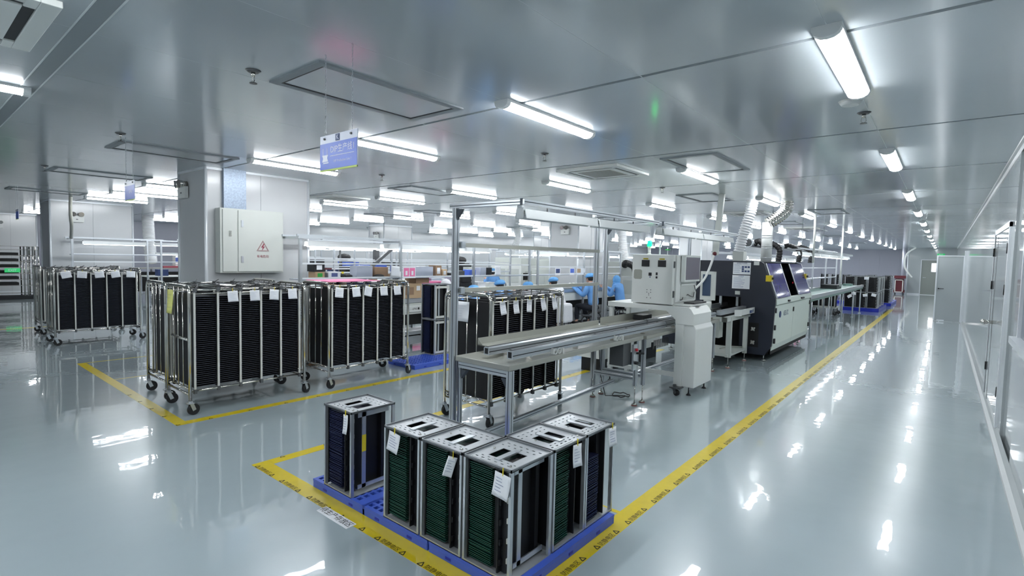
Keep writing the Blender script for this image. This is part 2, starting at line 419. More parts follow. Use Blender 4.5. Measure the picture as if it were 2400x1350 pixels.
# ------------------------------------------------------------------ pillars
def pillar(i, x0, x1, y0, y1):
    p = struct(MB().box(x0, x1, y0, y1, 0, H).build('trim_pillar_%d' % i, 'wall'))
    p.name = 'trim_%d' % (i+2)
    e = MB()
    for (a, b) in ((x1, y0), (x1, y1), (x0, y0)): e.cyl((a, b, 0), (a, b, H), .022, 8)
    e.build('corner_strip', 'trim', p)
    split(MB().box(x1-.002, x1+.02, y0, y1, H-.03, H).box(x0, x1, y0-.02, y0+.002, H-.03, H), 'top_strip', 'trim', p)
    split(MB().box(x1, x1+.012, y0, y1, 0, .08).box(x0, x1, y0-.012, y0, 0, .08), 'base_strip', 'trim', p)
    MB().box(x1, x1+.003, y0+(y1-y0)*.5-.002, y0+(y1-y0)*.5+.002, 0, H).build('panel_joint', 'joint', p)
    return p
pillar(1, -8.45, -7.5, 2.72, 4.15)
pillar(2, -16.9, -15.9, 2.47, 4.06)
pillar(3, -25.2, -24.3, 2.1, 3.42)
n = 4
for xx in (-7.5, -15.9):
    for yy in (11.75, 20.8, 29.8):
        pillar(n, xx-.9, xx, yy, yy+1.3); n += 1
# electrical cabinet and duct on the first pillar
ec = thing('electrical_cabinet', 'white metal electrical cabinet with a red lightning warning triangle on the near pillar', 'electrical cabinet', (-7.42, 3.35, 1.4))
MB().box(-7.5, -7.34, 2.83, 3.68, 1.31, 2.17).build('cabinet_body', 'cream', ec, world=True, bevel=.004)
MB().box(-7.34, -7.325, 2.86, 3.04, 1.33, 2.15).build('door', 'cream', ec, world=True, bevel=.002)
dr = MB().box(-7.34, -7.325, 3.055, 3.66, 1.33, 2.15).build('door', 'cream', ec, world=True, bevel=.002)
MB().box(-7.325, -7.318, 2.935, 2.965, 1.80, 1.87).box(-7.318, -7.312, 2.945, 2.955, 1.815, 1.85).build('lock', 'chrome', ec, world=True)
for zz in (1.45, 1.93): split(MB().box(-7.325, -7.317, 3.09, 3.12, zz, zz+.09), 'hinge', 'alu', ec, world=True)
def tri(cx_, cz, r, wd):
    m = MB(); P = [Vector((0, r*math.sin(a+PI/2)*-1 if False else r*math.cos(a+PI/2), r*math.sin(a+PI/2))) for a in (0, 2*PI/3, 4*PI/3)]
    for i in range(3): m.bar((0, cx_+P[i].y, cz+P[i].z), (0, cx_+P[(i+1)%3].y, cz+P[(i+1)%3].z), .002, wd, (1,0,0))
    m.v = [(a-7.3235, b, c) for a, b, c in m.v]; return m
tri(3.38, 1.66, .095, .008).build('warning_triangle', 'warn', ec, world=True)
tri(3.38, 1.66, .078, .004).build('warning_triangle', 'warn', ec, world=True)
MB().prism([(3.39, 1.715), (3.355, 1.66), (3.38, 1.66), (3.365, 1.615), (3.41, 1.675), (3.385, 1.675), (3.405, 1.715)], 'x', -7.325, -7.3225).build('lightning_mark', 'warn', ec, world=True)
text('warning_text', '有电危险', .042, 'warn', ec, face((.097, .03, .135), (1, 0, 0)))
tag(MB().box(-7.5, -7.44, 2.92, 3.21, 2.17, H).build('cable_duct', 'galv'), 'galvanised cable duct above the electrical cabinet on the near pillar', 'cable duct')
# emergency lights
def emergency():
    t = thing('emergency_light', 'x', 'emergency light', (0,0,0), 0)
    MB().box(-.13, .13, -.05, 0, -.1, .06).build('lamp_body', 'white', t, bevel=.008)
    for sx in (-1, 1):
        h = split(MB().cyl((sx*.065, 0, .1), (sx*.075, -.1, .085), .035, 14, .055), 'lamp_head', 'chrome', t)
    MB().box(-.02, .02, -.053, -.05, -.04, -.02).build('test_button', 'dgrey', t)
    return t
em = emergency(); em.location = (-8.2, 2.71, 2.42); em['label'] = 'twin head emergency light high on the left face of the near pillar'
dup(em, (-15.89, 2.95, 2.3), PI/2, 'twin head emergency light on the second pillar behind the loose cable')
dup(em, (-24.29, 2.45, 2.3), PI/2, 'twin head emergency light on the pillar at the far left edge')
dup(em, (-7.9, 11.74, 2.35), 0, 'twin head emergency light on the pillar beyond the front lamp rail')
dup(em, (-16.3, 11.74, 2.3), 0, 'twin head emergency light on the far pillar above the shelf of boxes')

# ------------------------------------------------------------------ ceiling fittings
def fixture():
    t = thing('ceiling_light', 'x', 'ceiling light')
    MB().box(-.062, .062, -.585, .585, -.018, 0).build('housing', 'lampw', t)
    MB().prism([(-.056, -.018), (-.05, -.034), (-.028, -.046), (0, -.05), (.028, -.046), (.05, -.034), (.056, -.018)], 'y', -.55, .55).build('diffuser', 'glow', t)
    for sy in (-1, 1): MB().prism([(-.062, -.0), (-.06, -.022), (-.052, -.038), (-.03, -.051), (0, -.055), (.03, -.051), (.052, -.038), (.06, -.022), (.062, 0)], 'y', sy*.55, sy*.59).build('end_cap', 'lampw', t)
    return t
fx = fixture()
rows = [3.38, 6.6, 9.95, 13.25, 16.5, 19.75, 23.0, 26.3, 29.6, 32.9, 36.2, 39.4]
first = True
names = {(-.48, 3.38): 'largest ceiling light near the right, alone above the aisle', (-.48, 6.6): 'second ceiling light of the aisle row, beyond the largest one',
 (-.48, 9.95): 'third small ceiling light of the aisle row by the right wall', (-2.45, 3.38): 'ceiling light in the middle, to the right of the hanging blue sign', (-4.42, 3.38): 'ceiling light starting right behind the hanging blue sign',
 (-6.38, 3.38): 'long ceiling light just above the near pillar', (-2.45, 6.6): 'ceiling light to the right of the ceiling cassette, near the centre', (-4.42, 6.6): 'ceiling light left of the near ceiling cassette',
 (-6.2, 6.6): 'violet tinted ceiling light above the first lamp rail corner', (-8.42, 6.6): 'ceiling light just right of the far left cassette', (-10.4, 6.6): 'ceiling light touching the right edge of the near pillar, upper of two',
 (-10.2, 3.38): 'ceiling light cut by the left edge of the near pillar', (-12.2, 3.38): 'ceiling light behind the small blue sign', (-14.2, 3.38): 'ceiling light in front of the second pillar, lowest of three', (-4.46, .1): 'ceiling light at the far left edge beside the wide ceiling strip'}
for j, yy in enumerate(rows):
    for i in range(13):
        xx = -.48 - 1.972*i
        if xx < -19.6 and yy > 10.5 or i == 12: continue
        if any(a-.2 < xx < b+.2 and c-.6 < yy < d+.6 for a, b, c, d in ((-8.45,-7.5,2.72,4.15), (-16.9,-15.9,2.47,4.06), (-25.2,-24.3,2.1,3.42))): pass
        if abs(xx+8.4) < .2 and yy < 4: continue
        if abs(xx+16.26) < .5 and (yy < 4 or 11 < yy < 14): continue
        if abs(xx+8.37) < .3 and any(abs(yy-q) < 1.2 for q in (12.4, 21.4, 30.4)): continue
        if abs(xx+16.26) < .5 and any(abs(yy-q) < 1.2 for q in (12.4, 21.4, 30.4)): continue
        if i == 0 and yy > 38: continue
        lab = None
        for k_, v_ in names.items():
            if abs(k_[0]-xx) < .35 and abs(k_[1]-yy) < .1: lab = v_
        g = None
        if not lab:
            g = 'ceiling lights of the far rows' if i else 'ceiling lights along the far aisle'
            lab = ('ceiling light in the %s row back, %s in from the right wall' % (ORD[j], ORD[i])) if i else ('tiny ceiling light of the far aisle row by the right wall, %s along the row' % ORD[j])
        if first: o = fx; fx.location = (xx, yy, H); first = False
        else: o = dup(fx, (xx, yy, H), 0)
        o['label'] = lab
        if g: o['group'] = g
o = dup(fx, (-5.0, .1, H), 0, names[(-4.46, .1)])
for i in (0, 1, 3, 5):
    dup(fx, (-.48-1.97*i, .1 if i != 3 else -2.6, H), 0, 'ceiling light overhead outside the picture, '+ORD[i]+' in from the right wall', 'ceiling lights overhead')
for i in (0, 2, 4): dup(fx, (-.48-1.97*i, -3.1, H), 0, 'ceiling light behind the camera, '+ORD[i]+' in from the right wall', 'ceiling lights overhead')
# access hatches
def hatch():
    t = thing('ceiling_hatch', 'x', 'ceiling hatch')
    MB().box(-.30, .30, -.58, -.53, -.012, 0).box(-.30, .30, .53, .58, -.012, 0).box(-.30, -.25, -.53, .53, -.012, 0).box(.25, .30, -.53, .53, -.012, 0).build('hatch_frame', 'joint', t)
    MB().box(-.235, .24, -.515, .52, -.006, 0).build('hatch_panel', 'ceil', t)
    MB().box(-.25, -.235, -.53, .53, -.009, -.001).box(.24, .25, -.53, .53, -.009, -.001).box(-.25, .25, .52, .53, -.009, -.001).box(-.25, .25, -.53, -.515, -.009, -.001).build('shadow_gap', 'black', t)
    return t
hl = [((-3.11, 2.2), 'grey framed ceiling hatch behind the chains of the big blue sign'), ((-6.8, 2.15), 'grey ceiling hatch above the left of the near pillar'), ((-9.72, 2.1), 'narrow looking ceiling hatch above the second pillar'),
      ((-13.68, 2.1), 'ceiling hatch at the far left edge'), ((-2.12, 5.93), 'ceiling hatch right of the near cassette, between two ceiling lights'), ((-6.85, 5.93), 'ceiling hatch above the left end of the lamp rail corner'),
      ((-3.2, 9.0), 'ceiling hatch beside the square cable trunk'), ((-9.9, 9.0), None), ((-6.9, 12.5), None), ((-3.3, 15.5), None), ((-1.9, 12.5), None), ((-3.3, 19), None), ((-3.3, 23), None), ((-5, 26), None), ((-3.3, 30), None), ((-12, 9), None), ((-12, 15), None)]
ht = hatch(); 
for k, ((a, b), l) in enumerate(hl):
    o = ht if k == 0 else dup(ht, (a, b, H))
    o.location = (a, b, H); o['label'] = l or 'small far ceiling hatch seen edge on, %s one counted back over the far hall' % ORD[k-7]
    if not l: o['group'] = 'far ceiling hatches'
# cassettes
def cassette():
    t = thing('ceiling_cassette', 'x', 'air conditioner')
    MB().holes(-.42, .42, -.42, .42, -.03, 0, [(-.30, .30, -.345, -.30), (-.30, .30, .30, .345), (-.345, -.30, -.30, .30), (.30, .345, -.30, .30)]).build('panel', 'white', t, bevel=.004)
    for a in range(4):
        c_, s_ = math.cos(a*PI/2), math.sin(a*PI/2)
        m = MB().box(-.30, .30, .30, .345, -.020, -.004); m.v = [(x*c_-y*s_, x*s_+y*c_, z) for x, y, z in m.v]; m.build('louvre', 'black', t)
    m = MB()
    for k in range(14): m.box(-.22, .22, -.21+.03*k, -.195+.03*k, -.036, -.03)
    m.box(-.235, .235, -.225, .225, -.032, -.028); m.build('intake_grille', 'grey', t)
    return t
ca = cassette()
for k, (a, b, l) in enumerate([(-3.35, 5.77, 'white four way ceiling cassette in the middle of the ceiling'), (-3.53, .13, 'large white ceiling cassette cut by the top left corner'), (-9.2, 5.75, 'white ceiling cassette right beside the near pillar'), (-3.4, 12.2, 'white ceiling cassette behind the square cable trunk and spiral duct'), (-3.4, 17.8, 'far white ceiling cassette beyond the white duct')]):
    o = ca if k == 0 else dup(ca, (a, b, H)); o.location = (a, b, H); o['label'] = l
# sprinklers
def sprinkler():
    t = thing('sprinkler', 'x', 'sprinkler')
    MB().cyl((0,0,0), (0,0,-.012), .045, 16, .03).build('escutcheon', 'dgrey', t)
    MB().cyl((0,0,-.01), (0,0,-.035), .012, 8).bar((-.012,0,-.035), (-.016,0,-.06), .004, .004).bar((.012,0,-.035), (.016,0,-.06), .004, .004).bar((-.016,0,-.06), (0,0,-.075), .004, .004).bar((.016,0,-.06), (0,0,-.075), .004, .004).build('nozzle', 'chrome', t)
    MB().cyl((0,0,-.075), (0,0,-.079), .022, 14).build('deflector', 'dgrey', t)
    return t
sp = sprinkler()
for k, (a, b, l) in enumerate([(-3.30, 1.47, 'ceiling sprinkler left of the big hatch, nearest of all'), (-6.12, 1.48, 'ceiling sprinkler at the left, above the second hatch'), (-9.45, 1.43, 'far left ceiling sprinkler above the third hatch'), (-3.3, 4.47, 'ceiling sprinkler in the middle, left of the cassette'),
       (-6.05, 4.43, 'ceiling sprinkler under the light behind the blue sign'), (-.51, 4.54, 'ceiling sprinkler at the end of the largest ceiling light'), (-3.32, 7.48, 'small ceiling sprinkler right of the cassette')]):
    o = sp if k == 0 else dup(sp, (a, b, H)); o.location = (a, b, H); o['label'] = l
tag(MB().cyl((-.55, 4.17, H), (-.55, 4.17, H-.03), .07, 20, .05).build('smoke_detector', 'white'), 'round white smoke detector touching the end of the largest ceiling light', 'smoke detector')

# hanging signs
def chain(m, x, y, z0, z1):
    z = z0; k = 0
    while z < z1:
        a = (.004, 0) if k % 2 else (0, .004)
        m.ring([(x+a[0]*math.cos(t), y+a[1]*math.cos(t), z+.0085+.0105*math.sin(t)) for t in [i*PI/3 for i in range(6)]], .0011, 4, closed=True)
        z += .016; k += 1
def sign(name, label, x0, x1, y, z0, z1, full):
    t = thing(name, label, 'sign', ((x0+x1)/2, y, z0))
    zs = z1 - (z1-z0)*.23
    MB().box(x0, x1, y-.003, y+.003, z0, z1).build('sign_panel', 'signw', t, world=True)
    MB().box(x0+.0005, x1-.0005, y-.0045, y-.003, z0+.008, zs).build('blue_field', 'signb', t, world=True)
    MB().box(x0, x1, y-.0045, y+.003, z0-.002, z0+.007).build('lime_edge', 'lime', t, world=True)
    wd = x1-x0; hh = z1-z0
    split(MB().cyl((x0+wd*.14, y-.012, z1-hh*.1), (x0+wd*.14, y+.012, z1-hh*.1), .006, 10).cyl((x1-wd*.14, y-.012, z1-hh*.1), (x1-wd*.14, y+.012, z1-hh*.1), .006, 10), 'hook', 'dgrey', t, world=True)
    m = MB(); chain(m, x0+wd*.14, y, z1-hh*.1, H-.01); chain(m, x1-wd*.14, y, z1-hh*.1, H-.01)
    m.build('chain', 'alu', t, world=True, kind='stuff', fixn=False)
    fy = -.0052
    lx = (x0+x1)/2
    if full:
        zc = (z0+zs)/2 - z0
        text('heading', 'DIP生产线1', .047, 'signw', t, face((.045, fy, zc+.035), (0,-1,0)))
        text('subheading', 'DIP Production Line 1', .019, 'signw', t, face((.045, fy, zc-.028), (0,-1,0)))
        MB().box(-.075, .155, fy-.0003, fy, zc+.001, zc+.004).build('rule_line', 'signw', t)
        MB().box(-.145, -.09, fy-.0004, fy, zc-.035, zc-.028).prism([(-.155, zc+.012), (-.095, zc+.012), (-.104, zc-.005), (-.095, zc-.025), (-.155, zc-.025), (-.146, zc-.005)], 'y', fy-.0004, fy).box(-.148, -.144, fy-.0004, fy, zc+.012, zc+.05).box(-.106, -.102, fy-.0004, fy, zc+.012, zc+.05).build('line_icon', 'signw', t)
        MB().box(-.022, .016, fy-.0002, fy+.001, zs-z0+.006, z1-z0-.004).build('logo_square', 'navy', t)
        text('logo_letter', 'K', .04, 'signw', t, face((-.003, fy-.0006, (zs+z1)/2-z0), (0,-1,0)))
    else:
        text('heading', '生产线', .03, 'signw', t, face((.03, fy, .08), (0,-1,0)))
    return t
sign('hanging_sign', 'blue and white sign hung on two chains, DIP production line 1', -2.755, -2.395, 1.6, 2.06, 2.255, True)
sign('hanging_sign', 'small blue and white hanging sign in front of the left ceiling lights', -6.33, -6.02, 1.56, 2.075, 2.26, False)
sign('hanging_sign', 'tiny pale hanging sign at the far left beside the lights', -13.35, -13.05, 1.6, 2.1, 2.28, False)
# exit signs
def exit_sign(loc, rz, label):
    t = thing('exit_sign', label, 'exit sign', loc, rz)
    MB().box(-.17, .17, -.03, 0, -.06, .06).build('sign_box', 'exit_l', t)
    text('sign_text', 'EXIT', .09, 'signw', t, face((0, -.032, 0), (0,-1,0)))
exit_sign((-.22, 38.36, 2.33), 0, 'green lit exit sign above the far grey door')
exit_sign((-21.46, 2.45, .88), PI/2, 'green exit sign low at the far left behind the wire rack')

# ------------------------------------------------------------------ floor tapes
def tape(label, x0, x1, y0, y1, along, z=.0012):
    t = tag(MB().box(x0, x1, y0, y1, 0, z).build('floor_tape', 'yellow'), label, 'floor tape')
    return t
def prints(par, pts, rz, size=.05, outline=True):
    """small warning triangles and lettering along a tape, joined"""
    m = MB()
    for (px, py, k) in pts:
        if k == 0:
            for i in range(3):
                a = PI/2 + i*2*PI/3; b = a + 2*PI/3; r = size*.42
                m.bar((px+r*math.cos(a+rz), py+r*math.sin(a+rz), .0016), (px+r*math.cos(b+rz), py+r*math.sin(b+rz), .0016), .006, .0006)
    m.build('warning_triangles', 'ink', par, kind='stuff')
def tapetext(par, pts, rz, size):
    for (px, py) in pts:
        text('tape_lettering', '防静电区', size, 'ink', par, Matrix.Translation((px, py, .002)) @ Matrix.Rotation(rz, 4, 'Z'))
tp = tape('long yellow warning tape along the aisle, beside the pallets', -1.51, -1.385, 1.72, 24, 'y')
st = .37
ptsr = [(-1.405, 1.86+st*k+d_, 0) for k in range(30) for d_ in (-.11, .11)]
prints(tp, ptsr, PI/2)
tapetext(tp, [(-1.405, 1.86+st*k) for k in range(24)], PI/2, .04)
tp = tape('wide yellow warning tape in front of the blue pallets', -3.93, -1.512, 1.72, 1.84, 'x')
prints(tp, [(-3.75+st*k+d_, 1.735, 0) for k in range(6) for d_ in (-.11, .11)], 0)
tapetext(tp, [(-3.75+st*k, 1.737) for k in range(6) if not -3.0 < -3.75+st*k < -2.6], 0, .04)
tp = tape('yellow tape running back from the left corner of the pallet bay', -3.93, -3.83, 1.842, 9.0, 'y')
prints(tp, [(-3.915, 1.95+st*k, 0) for k in range(12)], PI/2)
tape('short yellow tape stub behind the right pallet', -1.95, -1.512, 2.92, 2.955, 'x')
tp = tape('yellow tape in front of the tray trolleys at the left', -9.15, -5.3, 1.66, 1.76, 'x')
prints(tp, [(-6.8+st*k, 1.675, 0) for k in range(5)], 0)
tp = tape('yellow tape running back beside the tray trolleys', -5.40, -5.30, 1.762, 6.5, 'y')
prints(tp, [(-5.315, 1.95+st*k, 0) for k in range(8)], PI/2)
tape('thin yellow line on the floor left of the near trolleys, farther one', -9.15, -9.12, 1.762, 3.4, 'y'); tape('thin yellow line on the floor left of the near trolleys, nearer one', -7.75, -7.73, 1.762, 2.7, 'y')
tape('yellow floor line at the far left edge', -13.9, -13.8, 1.2, 2.2, 'y')
lb = tag(MB().box(-2.93, -2.60, 1.675, 1.745, 0, .0022).build('floor_label', 'paper'), 'white floor label with black lettering stuck on the front tape', 'label')
text('label_lettering', '待生产存放区', .054, 'ink', lb, Matrix.Translation((-2.765, 1.71, .003)))

# ------------------------------------------------------------------ blue pallets
def pallet(m_, sx, sy, h, name='plastic_pallet'):
    t = thing(name, 'x', 'pallet')
    n1, n2 = int(sx/.05), int(sy/.05)
    hs = [(-sx/2+.025+.05*i, -sx/2+.025+.05*i+.032, -sy/2+.025+.05*j, -sy/2+.025+.05*j+.032) for i in range(n1-1) for j in range(n2-1)]
    MB().holes(-sx/2, sx/2, -sy/2, sy/2, h-.015, h, hs).build('grid_deck', m_, t)
    r = MB().box(-sx/2, sx/2, -sy/2, -sy/2+.015, 0, h-.015).box(-sx/2, sx/2, sy/2-.015, sy/2, 0, h-.015).box(-sx/2, -sx/2+.015, -sy/2+.015, sy/2-.015, 0, h-.015).box(sx/2-.015, sx/2, -sy/2+.015, sy/2-.015, 0, h-.015)
    r.build('rim', m_, t, bevel=.004)
    MB().box(-sx/2+.015, sx/2-.015, -sy/2+.015, sy/2-.015, h-.034, h-.028).build('hole_shade_sheet', 'bluein', t)  # added dark sheet, paints the shade inside the grid holes
    m = MB()
    for i in (-.25, .25): m.box(sx*i-.02, sx*i+.02, -sy/2-.002, -sy/2, h*.25, h*.5)
    for j in (-.3, 0, .3): m.box(sx/2, sx/2+.002, sy*j-.02, sy*j+.02, h*.25, h*.5)
    split(m, 'side_clip', 'blued', t)
    return t
pl = pallet('blue', .60, .955, .058)
for k, (a, l) in enumerate([(-2.955, 'blue grid pallet at the left, under the lone board rack'), (-2.38, 'blue grid pallet in the middle of the three'), (-1.765, 'blue grid pallet at the right, under the corner board racks')]):
    o = pl if k == 0 else dup(pl, (a, 2.315, 0)); o.location = (a, 2.315, 0); o['label'] = l
pl2 = dup(pl, (-5.93, 5.18, 0), 0, 'blue grid pallet on the floor under the two stacked racks')

# ------------------------------------------------------------------ board racks (magazines)
RW, RD, RH = .315, .34, .55
def rack_frame(t, bordered=False):
    if bordered:
        m = MB(); x = RW/2-.012
        m.box(x-.004, x, -.15, -.115, .02, RH-.03).box(x-.004, x, .115, .15, .02, RH-.03).box(x-.004, x, -.115, .115, .02, .055).box(x-.004, x, -.115, .115, RH-.065, RH-.03).build('side_border', 'strip', t)
    hs = [(-.055, -.01, -.055, .03), (.02, .065, -.055, .03)]
    hs = [(-.075, -.012, -.075, .045), (.022, .085, -.075, .045)]
    for i in range(6):
        hs.append((-.12+.042*i, -.12+.042*i+.018, -.125, -.116)); hs.append((-.11+.042*i, -.11+.042*i+.018, .115, .124)); hs.append((-.12+.042*i, -.12+.042*i+.014, .080, .088)); hs.append((-.10+.042*i, -.10+.042*i+.014, -.10, -.092))
    hs.append((-.125, .05, -.145, -.141))
    MB().holes(-RW/2, RW/2, -RD/2, RD/2, RH-.012, RH-.009, hs).build('top_plate', 'plate', t)
    MB().box(-RW/2, RW/2, -RD/2, -RD/2+.006, RH-.014, RH).box(-RW/2, RW/2, RD/2-.006, RD/2, RH-.014, RH).box(-RW/2, -RW/2+.006, -RD/2, RD/2, RH-.014, RH).box(RW/2-.006, RW/2, -RD/2, RD/2, RH-.014, RH).build('top_rim', 'rim', t)
    MB().box(-.012+.0, .022, -.10, .07, RH-.009, RH-.004).build('slide_rail', 'alu', t)
    MB().holes(-RW/2, RW/2, -RD/2, RD/2, 0, .004, [(-.075, -.012, -.075, .045), (.022, .085, -.075, .045)]).box(-RW/2, RW/2, -RD/2, -RD/2+.004, 0, .012).box(-RW/2, RW/2, RD/2-.004, RD/2, 0, .012).build('bottom_plate', 'plate', t)
    for sx in (-1, 1):
        for sy in (-1, 1):
            x0 = sx*(RW/2-.001); y0 = sy*(RD/2-.001)
            MB().box(min(x0, x0-sx*.014), max(x0, x0-sx*.014), min(y0, y0-sy*.022), max(y0, y0-sy*.022), .004, RH-.012).build('corner_post', 'alu', t)
    # guide walls
    MB().box(-RW/2+.016, -RW/2+.024, -.15, .15, .012, RH-.02).build('guide_wall', 'guide', t)
    g = MB().box(.020, .060, -.125, .14, .012, RH-.03).box(.062, .070, -.155, .155, .012, RH-.02)
    for k in range(5): g.box(.070, .078, -.15, -.13, .05+.1*k, .08+.1*k)
    g.box(.070, .10, -.13, -.10, .012, RH-.02).box(.070, .10, .10, .13, .012, RH-.02).build('guide_wall', 'guide', t)
    m = MB()
    for k in range(5): m.box(.100, .106, -.128, -.112, .06+.1*k, .085+.1*k)
    m.build('clip', 'strip', t)
    MB().box(.108, .114, -.06, -.03, .02, RH-.02).box(.108, .114, -.09, .15, .02, .045).box(.108, .114, -.09, .15, RH-.06, RH-.03).build('side_brace', 'alu', t)
    split(MB().cyl((-.10, 0, RH-.004), (-.10, 0, RH+.002), .006, 8).cyl((.12, -.13, RH-.004), (.12, -.13, RH+.002), .006, 8), 'bolt', 'chrome', t)
BD = {}
def rack(label, loc, rz, bm_, nb=48, single=True, group=None, z_top=None, wide=False):
    t = thing('board_rack', label, 'board rack', loc, rz, group)
    rack_frame(t, wide)
    x0, x1 = -RW/2+.026, .018
    if single:
        key = bm_
        for k in range(nb):
            z = .022 + k*.0104
            jy = random.uniform(-.004, .004)
            if key not in BD: BD[key] = edge(MB().box(x0, x1, -.145, .14, -.0013, .0013).build('circuit_board', bm_, t, (0, jy, z)), 'edge'+bm_[5:])
            else: put('circuit_board', BD[key], t, (0, jy, z))
    else:
        m = MB()
        for k in range(nb): m.box(x0, x1, -.145, .14, .022+k*.0104, .0252+k*.0104)
        edge(m.build('circuit_boards', bm_, t, kind='stuff'), 'edge'+bm_[5:])
    return t
RY = 1.84 + RD/2; ZP = .058
r1 = rack('lone aluminium board rack of navy boards at the left, apart from the others', (-2.965, RY, ZP), 0, 'board_b')
r2 = rack('board rack of green boards, left end of the row of five', (-2.315, RY, ZP), 0, 'board_g')
r3 = rack('board rack of green boards, second from the left in the row, with a folded tag', (-1.987, RY, ZP), 0, 'board_g')
r4 = rack('board rack of green boards at the front corner, nearest of all', (-1.66, RY, ZP), 0, 'board_g')
r5 = rack('board rack of green boards behind the corner rack, facing the aisle', (-1.672, 2.35, ZP), PI/2, 'board_g')
r6 = rack('board rack of navy boards at the back right, only partly filled', (-1.672, 2.67, ZP), PI/2, 'board_b', nb=36)

# paper tags
def papertag(label, loc, rz, sx=.07, sz=.10, tilt=0, m_='paper', curl=.012, group=None, string=True):
    t = thing('paper_tag', label, 'paper tag', loc, rz, group)
    m = MB(); n_ = 5; c_, s_ = math.cos(tilt), math.sin(tilt)
    vs = []
    for j in range(n_+1):
        for i in range(n_+1):
            x = (i/n_-.5)*sx; z = -j/n_*sz; y = -curl*(j/n_)**2 - (.004 if i == n_ else 0)*(j/n_)
            vs.append((x*c_-z*s_, y, x*s_+z*c_))
    m.v = vs
    for j in range(n_):
        for i in range(n_):
            a = j*(n_+1)+i; m.f.append((a, a+1, a+n_+2, a+n_+1)); m.sm.append(True)
    o = m.build('sheet', m_, t); sd = o.modifiers.new('thick', 'SOLIDIFY'); sd.thickness = .0008
    l = MB()
    for k in range(5):
        z = -sz*(.22+.13*k); wd = sx*random.uniform(.3, .7); yy = -curl*(-z/sz)**2-.0035
        l.bar((-sx*.36*c_-z*s_, yy, -sx*.36*s_+z*c_), ((-sx*.36+wd)*c_-z*s_, yy, (-sx*.36+wd)*s_+z*c_), .0006, .002, (0,1,0))
    l.build('lettering', 'inkb', t, kind='stuff')
    if string: MB().bar((0, -.001, .03), (0, -.001, -.008), .003, .006).build('tie', 'yellow2', t)
    return t
zt = ZP+RH-.02
papertag('white paper tag on the lone rack at the left', (-2.855, 1.832, zt), 0, .05, .12, .05)
papertag('white paper tag on the left end rack of the row', (-2.36, 1.832, zt), 0, .10, .11, -.12)
papertag('small twisted paper tag on the second rack of the row', (-1.88, 1.828, zt-.01), 1.0, .05, .10, -.35)
papertag('large creased paper tag on the front corner rack', (-1.545, 1.831, zt-.005), 0, .10, .115, -.1)
papertag('white paper tag on the rack facing the aisle', (-1.497, 2.40, zt), PI/2, .085, .12, -.1)
papertag('white paper tag on the back right rack, at the far corner', (-1.497, 2.79, zt), PI/2, .09, .11, -.05)
MB().box(.114, .1155, -.06, -.03, .26, .37).build('warning_sticker', 'yellow2', r1, label='yellow sticker with black signs')

# stacked pair on the middle pallet and the far stacks
rk = rack('lower of the two stacked racks on the middle pallet behind the carts', (-6.18, 5.58, .06), 0, 'board_b', single=False, wide=True)
dup(rk, (-6.18, 5.58, .06+RH+.002), 0, 'upper of the two stacked racks on the middle pallet behind the carts')

